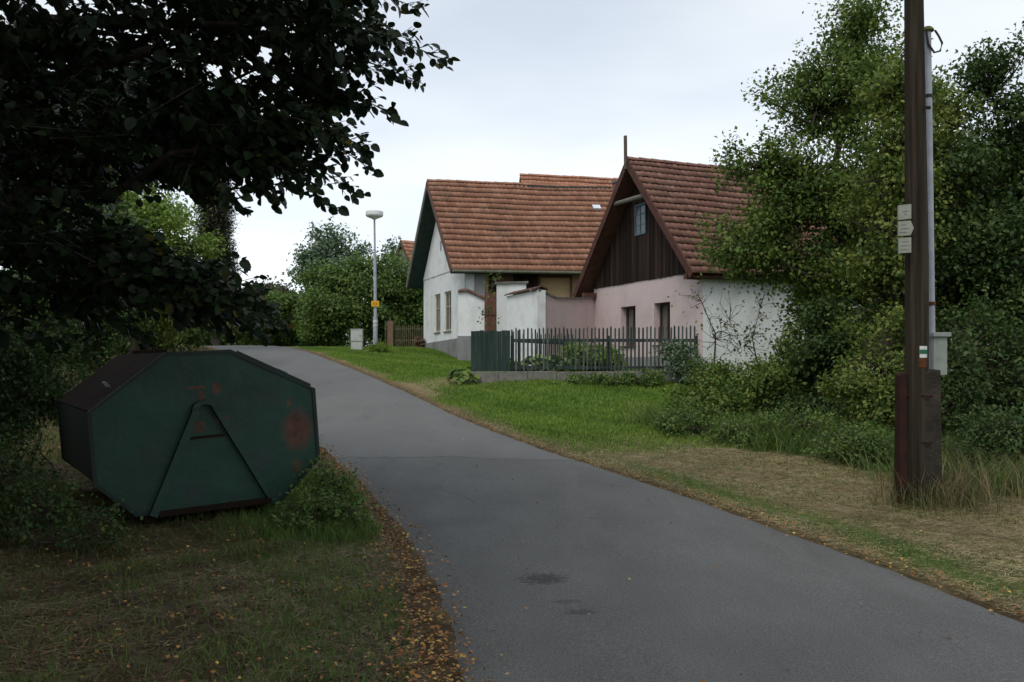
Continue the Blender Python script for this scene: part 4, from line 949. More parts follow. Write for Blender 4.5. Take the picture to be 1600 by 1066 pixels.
# ---------- pink house (right)
A2 = np.array([(1098-800)/F*25*SC, 25*SC]); fp = Frame(A2, (-.35, .937), (.937, .35)); gp = 1.05
ph = empty('pink_house', (*A2, gp), 'pink plastered cottage with dark boarded gable and brown red tiled roof', 'house')
W2 = fp.solve(928); zw = 1.6+(3.96-1.6)*SC; zT2 = 1.6+(7.46-1.6)*SC; zE2 = 1.6+(3.86-1.6)*SC; LEN2 = 9.5; tR2 = W2/2
w2 = [(fp.solve(1047), fp.solve(1022)), (fp.solve(993), fp.solve(970))]; wz2 = (1.6+.47*SC, 1.6+1.66*SC)
mb = MB(fp)
wall_holes(mb, 0, W2, gp, zw, [(a, b_, *wz2) for a, b_ in w2], mkg, .28, 0)
mb.add([(W2,0,gp),(W2,LEN2,gp),(W2,LEN2,zw-.3),(W2,0,zw-.3)], [(0,1,2,3)]); mb.add([(0,0,zw),(W2,0,zw),(W2,.3,zw),(0,.3,zw)], [(0,1,2,3)])
mb.build('gable_wall', M['pink'], ph)
mb = MB(fp); mb.box((-.0, .004, gp), (.3, LEN2, zE2-.12)); mb.box((0, LEN2-.3, gp), (W2, LEN2, zE2-.12))
mb.build('side_wall', M['white'], ph)
mb = MB(fp); mb.box((.05, .1, zE2-.12), (.15, LEN2, zE2+.2)); mb.build('eave_gap', M['brown_wood'], ph)
mb = MB(fp); mb.box((-.03, -.05, gp-.1), (W2+.02, -.004, 1.6+.13*SC)); mb.build('plinth', M['greyplaster'], ph)
# board gable
def slope_z(tt): return zT2 - abs(tt-tR2)*(zT2-zE2)/(tR2+.35*SC) - .10
aw = (fp.solve(1013, .05), fp.solve(996, .05)); az0, az1 = 1.6+(565-362)/F*27.4*SC, 1.6+(565-312)/F*27.4*SC
mb = MB(fp); n_ = 56
for i in range(n_):
    a = W2*i/n_; b_ = W2*(i+1)/n_-.008; zt = (slope_z(a), slope_z(b_)); q0 = -.035 + .008*(i%2); cs = random.random()
    segs = [(zw+.01 - .03*random.random(), None)]
    if a < aw[1] and b_ > aw[0]: segs = [(zw+.01, az0), (az1, None)]
    for z0, z1 in segs:
        za, zb_ = (zt if z1 is None else (z1, z1))
        if min(za, zb_) <= z0: continue
        mb.hexa([(a,q0,z0),(b_,q0,z0),(b_,.02,z0),(a,.02,z0)], [(a,q0,za),(b_,q0,zb_),(b_,.02,zb_),(a,.02,za)], cs)
mb.build('gable_boards', M['boards'], ph)
mb = MB(fp); mb.hexa([(0,.03,zw),(W2,.03,zw),(tR2,.03,zT2-.3)], [(0,.05,zw),(W2,.05,zw),(tR2,.05,zT2-.3)]); mb.build('gable_backing', M['interior'], ph)
# attic window
mb = MB(fp); fw = .045
def bx(a, b_, c, d): mb.box((a, -.06, c), (b_, -.02, d))
bx(aw[0], aw[0]+fw, az0, az1); bx(aw[1]-fw, aw[1], az0, az1); bx(aw[0]+fw, aw[1]-fw, az0, az0+fw); bx(aw[0]+fw, aw[1]-fw, az1-fw, az1)
am = sum(aw)/2; mb.box((am-.015, -.055, az0+fw), (am+.015, -.025, az1-fw))
for k in (1, 2): zz = az0+(az1-az0)*k/3; mb.box((aw[0]+fw, -.052, zz-.012), (am-.015, -.028, zz+.012)); mb.box((am+.015, -.052, zz-.012), (aw[1]-fw, -.028, zz+.012))
atw = mb.build('attic_window', simple('blue_grey_frame', (.06,.10,.12), (.12,.17,.19), 8, .7, .2, 0), ph)
mb = MB(fp); mb.box((aw[0]+.02, -.035, az0+.02), (aw[1]-.02, -.03, az1-.02)); mb.build('pane', M['glass_blue'], atw)
for a, b_ in w2: window(fp, ph, a+.005, b_-.005, wz2[0], wz2[1], .2, M['frame_brown'], True, 0, True, fw=.08)
tA, tB = -.35*SC, W2+.5*SC; OV2 = -.5*SC
zEb = 1.6+(3.78-1.6)*SC
r4 = roof_slope(fp, ph, 'roof', M['tile_b'], OV2, LEN2+.4, tR2, zT2, tA, zE2, 17, seed=11)
roof_slope(fp, ph, 'roof', M['tile_b'], OV2, LEN2+.4, tR2, zT2, tB, zEb, 17, seed=12)
ridge_caps(fp, r4, M['tile_b'], OV2, LEN2+.4, tR2, zT2+.02, .11)
for te, zz in ((tA, zE2), (tB, zEb)):
    slab(fp, ph, 'soffit', M['brown_wood'], OV2+.03, LEN2+.35, tR2, zT2-.01, te, zz, -.19, -.10)
    slab(fp, ph, 'rake_board', M['red_wood'], OV2-.03, OV2+.03, tR2, zT2+.02, te, zz, -.20, .03)
mb = MB(fp); q0 = OV2-.05; mb.tube([(tR2, q0, zT2-.3), (tR2+.02, q0, 1.6+(565-211)/F*27.8*SC)], .062, 6); mb.build('finial_post', M['finial'], ph)
mb = MB(fp); ta, tb = fp.solve(1007, OV2+.1), fp.solve(955, OV2+.1)
mb.tube([(ta, OV2+.1, 1.6+(565-309)/F*27.5*SC), (tb, OV2+.1, 1.6+(565-320)/F*29*SC)], .075, 8); mb.build('collar_beam', M['beam'], ph)
mb = MB(fp); tc_ = fp.solve(969, .8); mb.box((tc_-.22, .6, zT2-1.2), (tc_+.22, 1.05, 1.6+(565-254)/F*30.6)); ch = mb.build('chimney', M['brick'], r4)
mb = MB(fp); zc_ = 1.6+(565-254)/F*30.6; mb.box((tc_-.25, .56, zc_), (tc_+.26, 1.09, zc_+.07)); mb.build('chimney_cap', M['concrete'], ch)
# purlin ends
for te, zz in ((.15, zE2-.05), (W2-.15, zEb-.05)):
    mb = MB(fp); mb.box((te-.09, OV2+.06, zz-.08), (te+.09, .0, zz+.08)); mb.build('purlin_end', M['brown_wood'], ph)

# ---------- yard walls between the houses
def gp_(px, Y): return np.array([(px-800)/F*Y, Y])
def yard_wall(name, label, p, q, z0, zp, zq, th, mat, cap=None, capw=.1, caph=.06, tiles=False, zmid=None, mitre=0., plinth=None):
    p = np.array(p); q = np.array(q); root = empty(name, (*p, z0), label, 'wall', None)
    d = (q-p)/np.linalg.norm(q-p); n_ = np.array([-d[1], d[0]]); n_ = n_ if n_[1] > 0 else -n_; L_ = np.linalg.norm(q-p)
    f_ = lambda v: (*(p + d*v[0] + n_*v[1]), v[2])
    pts = [(0, zp), (L_, zq)] if zmid is None else [(0, zp), (L_*zmid[0], zmid[1]), (L_, zq)]
    mb = MB(f_)
    for (a, za), (b_, zb_) in zip(pts[:-1], pts[1:]): 
        am_ = a + (mitre if a == 0 else 0); mb.hexa([(a,0,z0),(b_,0,z0),(b_,th,z0),(am_,th,z0)], [(a,0,za),(b_,0,zb_),(b_,th,zb_),(am_,th,za)])
    mb.build('wall_body', mat, root)
    if plinth: mb = MB(f_); mb.box((-.03,-.03,z0-.1), (L_+.03,-.003,plinth)); mb.box((-.03,-.003,z0-.1), (-.003,th,plinth)); mb.build('plinth', M['greyplaster'], root)
    if tiles:
        mb = MB(f_); N_ = int(L_/.2)+1; g = np.random.default_rng(3)
        for i in range(N_):
            a = L_*i/N_-.01; b_ = L_*(i+1)/N_+.015; za = np.interp(a, *zip(*pts)); zb_ = np.interp(b_, *zip(*pts)); e = .01*(i%2)
            mb.hexa([(a,-.1,za+.005+e),(b_,-.1,zb_+.005+e),(b_,th/2,zb_+.10+e),(a,th/2,za+.10+e)], [(a,-.1,za+.045+e),(b_,-.1,zb_+.045+e),(b_,th/2,zb_+.14+e),(a,th/2,za+.14+e)], float(g.random()))
            mb.hexa([(a,th/2,za+.10+e),(b_,th/2,zb_+.10+e),(b_,th+.1,zb_+.005+e),(a,th+.1,za+.005+e)], [(a,th/2,za+.14+e),(b_,th/2,zb_+.14+e),(b_,th+.1,zb_+.045+e),(a,th+.1,za+.045+e)], float(g.random()))
        mb.build('coping_tiles', cap, root)
    elif cap:
        mb = MB(f_)
        for (a, za), (b_, zb_) in zip(pts[:-1], pts[1:]):
            a2 = a - (capw if a == 0 and not mitre else 0); b2 = b_ + (capw if b_ == L_ else 0)
            mb.hexa([(a2,-capw,za+.003),(b2,-capw,zb_+.003),(b2,th+capw,zb_+.003),(a2,th+capw,za+.003)], [(a2,-capw,za+caph),(b2,-capw,zb_+caph),(b2,th+capw,zb_+caph),(a2,th+capw,za+caph)])
        mb.build('coping', cap, root)
    return root
B2 = np.array(fp((W2, 0, 0))[:2])
K = gp_(840, 31.6)
yard_wall('white_yard_wall', 'short white yard wall with tiled coping left of the brown gate', gp_(716, 36.6), gp_(758, 36.6), 1.2, 1.6+107/F*36.6, 1.6+96/F*36.6, .5, M['white'], M['tile_dark'], tiles=True, zmid=(.28, 1.6+110/F*36.6), plinth=1.6+40/F*36.6)
yard_wall('gate_pillar', 'white gate pillar with flat grey cap right of the brown gate', gp_(776, 35.2), gp_(822, 35.22), 1.2, 1.6+121/F*35.2, 1.6+121/F*35.6, .5, M['white'], M['concrete'], .08, .07)
yard_wall('white_yard_wall', 'white yard wall with tiled coping joining the pink wall at a corner', gp_(792, 33.6), K, 1.2, 1.6+102/F*33.6, 1.6+112/F*31.6, .3, M['white'], M['tile_dark'], tiles=True)
yard_wall('pink_yard_wall', 'pink yard wall with grey coping between white wall and pink house', K+np.array([.012, 0]), B2 + np.array([.02, -.05]), 1.2, 1.6+111/F*31.6, 1.6+97/F*B2[1], .3, M['pink'], M['concrete'], .05, .06, zmid=(.3, 1.6+98/F*32.4), mitre=.42)
# gate
ga, gb = gp_(757, 36.4), gp_(778, 35.9)
gt_ = empty('yard_gate', (*ga, 1.3), 'brown boarded gate between the white wall and the pillar', 'gate')
mb = MB(); n_ = 6; d = gb-ga
for i in range(n_):
    a = ga+d*i/n_; b_ = ga+d*(i+.94)/n_; zt = 1.6+108/F*36.2
    mb.hexa([(a[0],a[1],1.3),(b_[0],b_[1],1.3),(b_[0],b_[1]+.04,1.3),(a[0],a[1]+.04,1.3)], [(a[0],a[1],zt),(b_[0],b_[1],zt),(b_[0],b_[1]+.04,zt),(a[0],a[1]+.04,zt)], random.random())
mb.build('boards', simple('red_brown_gate', (.10, .045, .032), (.16, .075, .055), 6, .8, .2, .3), gt_)
mb = MB()
for zz in (1.9, 3.4): mb = MB(); mb.bar((ga[0], ga[1]-.03, zz), (gb[0], gb[1]-.03, zz), .04, .1); mb.build('rail', M['brown_wood'], gt_)
tree('climbing_vine', 'thin yellow green vine hanging beside the brown gate', 'climbing plant', foot(768, 34.6), [lob(770,455,34.6,8,18,.15), lob(764,490,34.6,9,18,.15), lob(772,435,34.6,7,10,.15)], M['leaf_yel'], 26, 4, .12, .2, .02, 61, bark='twig')

# ---------- picket fence
YF = 25.9; fx = lambda px: (px-800)/F*YF
fn = empty('picket_fence', (fx(800), YF, 1.25), 'weathered grey green picket fence before the pink house', 'fence')
mb = MB(); g = random.Random(4); px = 800; zb0 = 1.36
def pk(mb, x, y, z0, z1, w_=.048, tilt=0., a=.5, ax=(1, 0)):
    ux, uy = ax; h = w_/2
    def P(o, dy, z, tl): return (x + ux*(o+tl) - uy*dy, y + uy*(o+tl) + ux*dy, z)
    mb.add([P(-h,0,z0,0),P(h,0,z0,0),P(h,.02,z0,0),P(-h,.02,z0,0), P(-h,0,z1-.04,tilt),P(h,0,z1-.04,tilt),P(h,.02,z1-.04,tilt),P(-h,.02,z1-.04,tilt),
            P(-h*.3,0,z1,tilt),P(h*.3,0,z1,tilt),P(h*.3,.02,z1,tilt),P(-h*.3,.02,z1,tilt)],
           [(0,3,2,1),(0,1,5,4),(1,2,6,5),(2,3,7,6),(3,0,4,7),(4,5,9,8),(5,6,10,9),(6,7,11,10),(7,4,8,11),(8,9,10,11)], a)
while px < 1090:
    pk(mb, fx(px), YF + g.uniform(-.004,.004), zb0 + .02*math.sin(px*.03), 1.6+(565-513+ (px-800)/285*4)/F*YF + g.uniform(-.03,.02), .046, g.gauss(0,.008), g.random()); px += 6.2
mb.build('pickets', M['picket'], fn)
for zz, hh in ((1.6+(565-532)/F*YF, .085), (1.44, .07)):
    mb = MB(); mb.box((fx(798), YF+.025, zz-hh/2), (fx(1091), YF+.06, zz+hh/2)); mb.build('rail', M['picket'], fn)
for p_ in (800, 951, 1089):
    mb = MB(); mb.box((fx(p_)-.04, YF+.065, 1.2), (fx(p_)+.04, YF+.14, 2.30)); mb.build('post', M['picket'], fn)
# return of the fence running back beside the garden
fr_ = empty('picket_fence', (fx(802), YF+.2, 1.25), 'side return of the picket fence running back behind the board panel', 'fence')
mb = MB()
for i in range(15):
    q = np.array([fx(803)+i*.135, YF+.25+i*.32]); pk(mb, q[0], q[1], 1.4, 2.44 + g.uniform(-.05,.05), .05, g.gauss(0,.02), g.random(), (.39,.92))
mb.build('pickets', M['picket'], fr_)
mb = MB(); a = np.array([fx(803)+.03, YF+.25]); b_ = a+np.array([14.2*.135, 14.2*.32])
for zz in (2.16, 1.55): mb = MB(); mb.bar((a[0], a[1]+.0, zz), (b_[0], b_[1], zz), .03, .08); mb.build('rail', M['picket'], fr_)
# board panel
bp_ = empty('board_panel', (fx(735), YF, 1.3), 'dark green solid board panel at the left end of the picket fence', 'fence panel')
mb = MB(); 
for i in range(9):
    a = fx(736 + i*6.8); mb.box((a, YF-.05-.004*(i%2), 1.34), (a+6.7/F*YF, YF-.02, 1.6+(565-517)/F*YF + g.uniform(-.015, .015)), g.random())
mb.build('boards', M['panel'], bp_)
mb = MB(); 
for p_ in (740, 790): mb = MB(); mb.box((fx(p_)-.03, YF-.018, 1.3), (fx(p_)+.03, YF+.04, 2.3)); mb.build('batten', M['panel'], bp_)
kb = MB()
for i in range(8):
    a, b_ = fx(735)+(fx(1095)-fx(735))*i/8, fx(735)+(fx(1095)-fx(735))*(i+1)/8-.012
    kb.box((a, YF-.12, .8), (b_, YF+.12, 1.325 + .008*(i%3)))
tag(kb.build('fence_footing', M['concrete'], bevel=.01), 'low concrete footing running under the picket fence', 'footing')
# garden plants behind fence
def hosta(px, Y, r, h, nl, seed, label, mat='leaf_hosta', z=None, group='broad leaved plants at the fence'):
    g = np.random.default_rng(seed); X = (px-800)/F*Y; z0 = float(hgt(X, Y)) if z is None else z
    n = nl; th = g.random(n)*2*np.pi; e = .25 + .75*g.random(n)
    rr = r*(.25+.75*g.random(n)); P1 = np.stack([X+np.cos(th)*rr, Y+np.sin(th)*rr, z0 + h*e*(1-.3*rr/r)], 1); P0 = np.tile([X, Y, z0-.03], (n,1))
    D = np.stack([np.cos(th), np.sin(th), -.35-.3*g.random(n)], 1); Nn = np.stack([np.cos(th)*.4, np.sin(th)*.4, np.ones(n)], 1) + g.normal(size=(n,3))*.2
    V, f, v = leaves(P1, D, Nn, .22*(.6+.6*g.random(n)), g.random(n), True)
    root = empty('hosta_plant', (X, Y, z0), label, 'plant', group)
    mesh_np('foliage', V, f, M[mat], root, attr=v)
    tv, tf = tubes(P0, P1, np.full(n,.006), np.full(n,.003), 3); mesh_np('stems', tv, tf, M['leaf_mid'], root, attr=np.full(len(tf), .4))
    return root
hosta(724, 26.1, .42, .5, 60, 1, 'dark hosta just left of the green board panel', 'leaf_mid')
hosta(812, 26.6, .35, .65, 60, 2, 'hosta nearest the board panel behind the pickets')
hosta(843, 26.7, .42, .75, 80, 3, 'second hosta right of the board panel')
hosta(875, 26.8, .40, .7, 70, 4, 'hosta below the pink yard wall')
bush('garden_shrub', 'yellow green garden shrub behind the middle of the fence', 925, 27.3, [lob(920,560,27.3,40,22,.5), lob(950,565,27.3,26,18,.4)], M['leaf_lite'], 160, .11, .18, 62, cat='plant')
bush('garden_shrub', 'grey green shrub leaning through the right end of the fence', 1065, 25.4, [lob(1060,560,25.4,28,24,.35), lob(1082,578,25.2,24,18,.3)], M['leaf_ash'], 130, .09, .16, 63, cat='plant')
bush('fence_weeds', 'low green weeds in front of the fence footing', 940, 25.1, [lob(905,594,25.2,24,8,.3), lob(945,596,25,30,9,.35), lob(990,596,25,34,7,.3), lob(1020,592,25.1,24,8,.3)], M['leaf_mid'], 180, .07, .12, 64, cat='weeds')

# ------------------------------------------------------------------ street lamp
bs = at(586.5, 549, 42); bs[2] = float(hgt(bs[0], bs[1])); zt = 1.6 + (565-343)/F*42
lp = empty('street_lamp', bs, 'grey street lamp with flat round head and small yellow plate', 'street lamp')
mb = MB(); z1 = bs[2]+1.5; mb.tube([(bs[0],bs[1],bs[2]-.1),(bs[0],bs[1],z1),(bs[0],bs[1],z1+.08),(bs[0]-.02,bs[1],z1+2.6),(bs[0]-.02,bs[1],z1+2.65),(bs[0]-.04,bs[1],zt)], [.10,.10,.07,.066,.045,.04], 14); mb.build('pole', M['metal_grey'], lp, smooth=True)
mb = MB(); c = (bs[0]-.04, bs[1], zt-.02); mb.lathe(c, [(.05,0),(.10,.04),(.30,.12),(.36,.15),(.37,.18)], 28); mb.build('lamp_bowl', M['lamp_glass'], lp, smooth=True)
mb = MB(); mb.lathe(c, [(.378,.182),(.385,.19),(.385,.35),(.37,.37),(.1,.385),(.02,.39)], 28); mb.build('lamp_head', M['lamp_white'], lp, smooth=True)
zz = 1.6+(565-475)/F*42; mb = MB(); mb.box((bs[0]-.16, bs[1]-.11, zz-.12), (bs[0]+.18, bs[1]-.095, zz+.13)); ys = mb.build('yellow_plate', M['yellow'], lp)
mb = MB()
for (a, b_) in ((-.07,-.02),(.02,.03),(.05,.09)): mb.box((bs[0]+a, bs[1]-.114, zz-.06), (bs[0]+b_, bs[1]-.111, zz+.05))
mb.build('lettering', simple('plate_lettering', (.35,.16,.01), (.38,.18,.01), 3, .6, .2, 0), ys)
mb = MB(); mb.tube([(bs[0],bs[1],z1-.22),(bs[0],bs[1],z1-.1)], .104, 14); mb.tube([(bs[0],bs[1],z1-.36),(bs[0],bs[1],z1-.3)], .104, 14); mb.build('sticker_band', M['lamp_white'], lp)
bush('grass_tuft', 'clump of long green grass at the foot of the street lamp', 586, 41.5, [lob(588,551,41.5,12,5,.3)], M['grass'], 60, .25, .2, 65, cat='grass tuft', tr=.01, width=.12, droop=-.6)
# cabinet
q = at(557, 549, 43); q[2] = float(hgt(q[0], q[1])); cb = empty('utility_cabinet', q, 'pale grey utility cabinet on the grass beside the lamp', 'cabinet')
mb = MB(); mb.box((q[0]-.25, q[1], q[2]-.05), (q[0]+.25, q[1]+.28, q[2]+.37)); mb.build('base', M['cabinet'], cb, .006)
mb = MB(); mb.box((q[0]-.26, q[1]-.01, q[2]+.385), (q[0]+.26, q[1]+.29, q[2]+.92)); bd = mb.build('body', M['cabinet'], cb, .01)
mb = MB(); mb.box((q[0]-.225, q[1]-.022, q[2]+.42), (q[0]+.225, q[1]-.012, q[2]+.88)); d_ = mb.build('door', M['cabinet'], cb, .004)
mb = MB(); mb.box((q[0]+.15, q[1]-.032, q[2]+.62), (q[0]+.18, q[1]-.023, q[2]+.68)); mb.build('handle', M['black'], d_)
mb = MB(); mb.box((q[0]-.275, q[1]-.03, q[2]+.922), (q[0]+.275, q[1]+.30, q[2]+.955)); mb.build('lid', M['cabinet'], cb, .006)
# yard fence behind lamp
yf = empty('yard_fence', at(600, 546, 50), 'old dark picket fence between the lamp and the white house', 'fence')
mb = MB(); g = random.Random(8); z0 = float(hgt(-4.5, 50)) - .05
for i in range(19):
    p_ = 602+i*3.3
    if 607 < p_ < 614: continue
    x = (p_-800)/F*50; pk(mb, x, 50., z0+.1, z0+(1.45 if p_ < 607 else 1.2)+g.uniform(-.05,.05), .05, g.gauss(0,.01), g.random())
mb.build('pickets', M['old_fence'], yf)
mb = MB()
for zz in (.35, .95): mb = MB(); mb.box((at(601,0,50)[0], 50.03, z0+zz), (at(663,0,50)[0], 50.07, z0+zz+.08)); mb.build('rail', M['old_fence'], yf)
mb = MB(); a = at(610.5,0,50)[0]; mb.box((a-.13, 49.85, z0-.1), (a+.13, 50.12, z0+1.4)); mb.build('post', M['brick'], yf)
# heap of tiles and boards
hp = MB(); g = random.Random(2); q = at(654, 547, 46.5); zz = float(hgt(q[0], q[1]))
for i in range(26):
    a = g.uniform(0, 3.14); r_ = g.uniform(0,.3); x = q[0]+.08+g.uniform(-.38,.3)*(1-i/40); y = q[1]+g.uniform(-.25,.25); z = zz + .02 + .022*i*g.uniform(.6,1)
    hp.bar((x-.16*math.cos(a), y-.16*math.sin(a), z+g.uniform(-.06,.06)), (x+.16*math.cos(a), y+.16*math.sin(a), z+g.uniform(-.06,.06)), .18, .03, a=g.random())
tag(hp.build('tile_heap', M['brick']), 'small heap of old roof tiles against the white house corner', 'heap', kind='stuff')

# ------------------------------------------------------------------ octagonal waste container
f2 = np.array([.8626, .506]); bk_ = np.array([-.506, .8626]); O = np.array([-3.94, 8.95]); LC_ = 2.9
oc = [(0,1.12),(.054,.448),(.424,.138),(1.788,.162),(2.21,.586),(2.155,1.31),(1.294,1.70),(.681,1.668)]
cf = lambda v: (O[0]+f2[0]*v[0]+bk_[0]*v[1], O[1]+f2[1]*v[0]+bk_[1]*v[1], v[2])
ct = empty('waste_container', (*(O+f2*1.1+bk_*1.2), 0.0), 'dark green octagonal steel skip with rust patches and closed lids', 'container')
cen = (1.1, .93)
def spot(u, z, rx, rz, st, halo):
    p = np.array(cf((u, 0, z))) - np.array(ct.location); return (p[0], p[1], p[2], rx, rz, st, halo)
M['cont_face'] = rusty('green_rusted_face', [spot(1.985,.89,.125,.165,1,True), spot(1.90,1.17,.03,.05,.8,False), spot(.98,1.345,.11,.018,.9,False), spot(1.16,1.33,.05,.06,.9,False), spot(1.02,1.27,.03,.05,.8,False), spot(1.0,1.24,.03,.03,.7,False), spot(1.00,.96,.07,.06,.8,False), spot(1.22,1.02,.07,.05,.8,False), spot(1.98,.52,.06,.09,.5,False)])
mb = MB(cf)
mb.add([(u, 0, z) for u, z in oc], [tuple(range(8))])
mb.build('end_plate', M['cont_face'], ct)
mb = MB(cf); n8 = 8
for i in range(8):
    if i in (5, 6, 7): continue
    (u0, z0), (u1, z1) = oc[i], oc[(i+1)%8]
    mb.add([(u0,.0,z0),(u1,.0,z1),(u1,LC_,z1),(u0,LC_,z0)], [(0,1,2,3)])
mb.add([(u, LC_, z) for u, z in oc], [tuple(range(8))[::-1]])
mb.build('shell', M['container'], ct)
# flat rim round the end plate and a rib round the body
for s0, s1, gr, nm in ((-.012, .03, .022, 'rim'), (LC_-.03, LC_+.012, .022, 'rim')):
    mb = MB(cf)
    for i in range(8):
        a, b_ = oc[i], oc[(i+1)%8]
        def sc_(p, k): v = np.array(p)-np.array(cen); return tuple(np.array(cen)+v*(1+k/np.linalg.norm(v)))
        ao, bo, ai, bi = sc_(a, gr), sc_(b_, gr), sc_(a, -.015), sc_(b_, -.015)
        mb.hexa([(ai[0],s0,ai[1]),(bi[0],s0,bi[1]),(bo[0],s0,bo[1]),(ao[0],s0,ao[1])], [(ai[0],s1,ai[1]),(bi[0],s1,bi[1]),(bo[0],s1,bo[1]),(ao[0],s1,ao[1])])
    mb.build(nm, M['container'], ct)
# lids: left slope, top, right slope
def lid(i, nm, inset0=.04, raise_=.02):
    (u0, z0), (u1, z1) = oc[i], oc[(i+1)%8]; d = np.array([u1-u0, z1-z0]); ln = np.linalg.norm(d); d /= ln; n_ = np.array([-d[1], d[0]]); n_ *= np.sign(n_[1]) or 1
    P = lambda t, o: (u0+d[0]*t+n_[0]*o, z0+d[1]*t+n_[1]*o)
    a0, a1, b0, b1 = P(.0, -.01), P(ln, -.01), P(.0, raise_), P(ln, raise_)
    mb = MB(cf); q0, q1 = .032, LC_-.032
    mb.hexa([(a0[0],q0,a0[1]),(a1[0],q0,a1[1]),(a1[0],q1,a1[1]),(a0[0],q1,a0[1])], [(b0[0],q0,b0[1]),(b1[0],q0,b1[1]),(b1[0],q1,b1[1]),(b0[0],q1,b0[1])])
    return mb.build(nm, M['container_dark'], ct, .004)
l1 = lid(7, 'lid'); lid(6, 'top_plate', raise_=.018); l2 = lid(5, 'lid')
mb = MB(cf); 
P0 = np.array(oc[6]); P1 = np.array(oc[5]); nrm_ = np.array([.41, .91])
h0 = P0+(P1-P0)*.60; h1 = P0+(P1-P0)*.72
mb.tube([(h0[0], .2, h0[1]+.02), (h0[0]+nrm_[0]*.07, .2, h0[1]+nrm_[1]*.07), (h1[0]+nrm_[0]*.07, .2, h1[1]+nrm_[1]*.07), (h1[0], .2, h1[1]+.02)], .009, 6); mb.build('handle', M['metal_grey'], l2)
mb = MB(cf); e0 = P0+(P1-P0)*.08+nrm_*.03; e1 = P0+(P1-P0)*.97+nrm_*.03; mb.bar((e0[0], .06, e0[1]), (e1[0], .06, e1[1]), .04, .03); mb.build('lid_edge', M['container'], l2)
P0 = np.array(oc[7]); P1 = np.array(oc[0]); nrm_ = np.array([-.62, .78])
mb = MB(cf); h0 = P0+(P1-P0)*.62+nrm_*.02; h1 = P0+(P1-P0)*.72+nrm_*.02
mb.tube([(h0[0], .5, h0[1]), (h0[0]+nrm_[0]*.06, .5, h0[1]+nrm_[1]*.06), (h0[0]+nrm_[0]*.06, .72, h0[1]+nrm_[1]*.06), (h0[0], .72, h0[1])], .009, 6); mb.build('handle', M['metal_grey'], l1)
for s_ in (.75, 1.45, 2.1):
    mb = MB(cf); mb.box((.72, s_, 1.665), (.84, s_+.14, 1.73)); mb.build('hinge', M['container_dark'], ct, .008)
# lifting A-frame
def uz(px, py):
    r = (px-800)/F; u = (r*O[1]-O[0])/(f2[0]-r*f2[1]); Yq = O[1]+f2[1]*u; return u, CH+(HOR-py)/F*Yq
Lb, Lt, Rt, Rb = uz(238,806), uz(306,640), uz(333,634), uz(424,782)
mb = MB(cf)
for (a, b_, w_) in ((Lb, Lt, .075), (Rb, Rt, .055)):
    a = np.array(a); b_ = np.array(b_); d = (b_-a)/np.linalg.norm(b_-a); n_ = np.array([-d[1], d[0]])*w_/2
    c = [a-n_, a+n_, b_+n_, b_-n_]
    mb.hexa([(p[0], -.004, p[1]) for p in c], [(p[0], -.075, p[1]) for p in c])
m_ = ((Lt[0]+Rt[0])/2, (Lt[1]+Rt[1])/2); rr = .105
for k in range(6):
    t0, t1 = math.pi*k/6, math.pi*(k+1)/6
    c = [(m_[0]+r_*math.cos(t_), m_[1]-.02+r_*.75*math.sin(t_)) for (t_, r_) in ((t0, rr-.03), (t0, rr+.03), (t1, rr+.03), (t1, rr-.03))]
    mb.hexa([(p[0], -.004, p[1]) for p in c], [(p[0], -.075, p[1]) for p in c])
mb.build('lifting_frame', M['cont_face'], ct)
tp0, tp1 = (Lt[0]-.09, Lt[1]-.28), (Rt[0]+.105, Rt[1]-.29)
mb = MB(cf); mb.bar((tp0[0], -.03, tp0[1]), (tp1[0], -.03, tp1[1]), .03, .02); mb.build('cross_rib', M['container_dark'], ct)
# raised plate between the legs
def lerp(a, b_, t_): return (a[0]+(b_[0]-a[0])*t_, a[1]+(b_[1]-a[1])*t_)
mb = MB(cf); c = [lerp(Lb, Lt, .0), lerp(Rb, Rt, .0), lerp(Rb, Rt, .72), lerp(Lb, Lt, .72)]
ins = .05; c = [(c[0][0]+ins, c[0][1]+.01), (c[1][0]-ins, c[1][1]+.01), (c[2][0]-ins*.7, c[2][1]), (c[3][0]+ins*.7, c[3][1])]
mb.hexa([(p[0], -.003, p[1]) for p in c], [(p[0], -.02, p[1]) for p in c]); mb.build('base_plate', M['cont_face'], ct)
mb = MB(cf); mb.bar((Lb[0]+.05, -.05, Lb[1]+.015), (Rb[0]-.02, -.05, Rb[1]+.015), .06, .05); mb.build('foot_bar', M['container_dark'], ct)
for u in (.55, 1.6):
    mb = MB(cf); mb.box((u-.05, .05, -.03), (u+.05, LC_-.05, .145 if u < 1 else .16)); mb.build('skid', M['container_dark'], ct)
mb = MB(); q = np.array(cf((1.2, -.02, .07)));  p0 = np.array(cf((1.15,.1,.08))); p1 = np.array(cf((1.25,.1,.08))); mb.tube([p0, p1], .07, 14); mb.build('roller', M['container_dark'], ct)

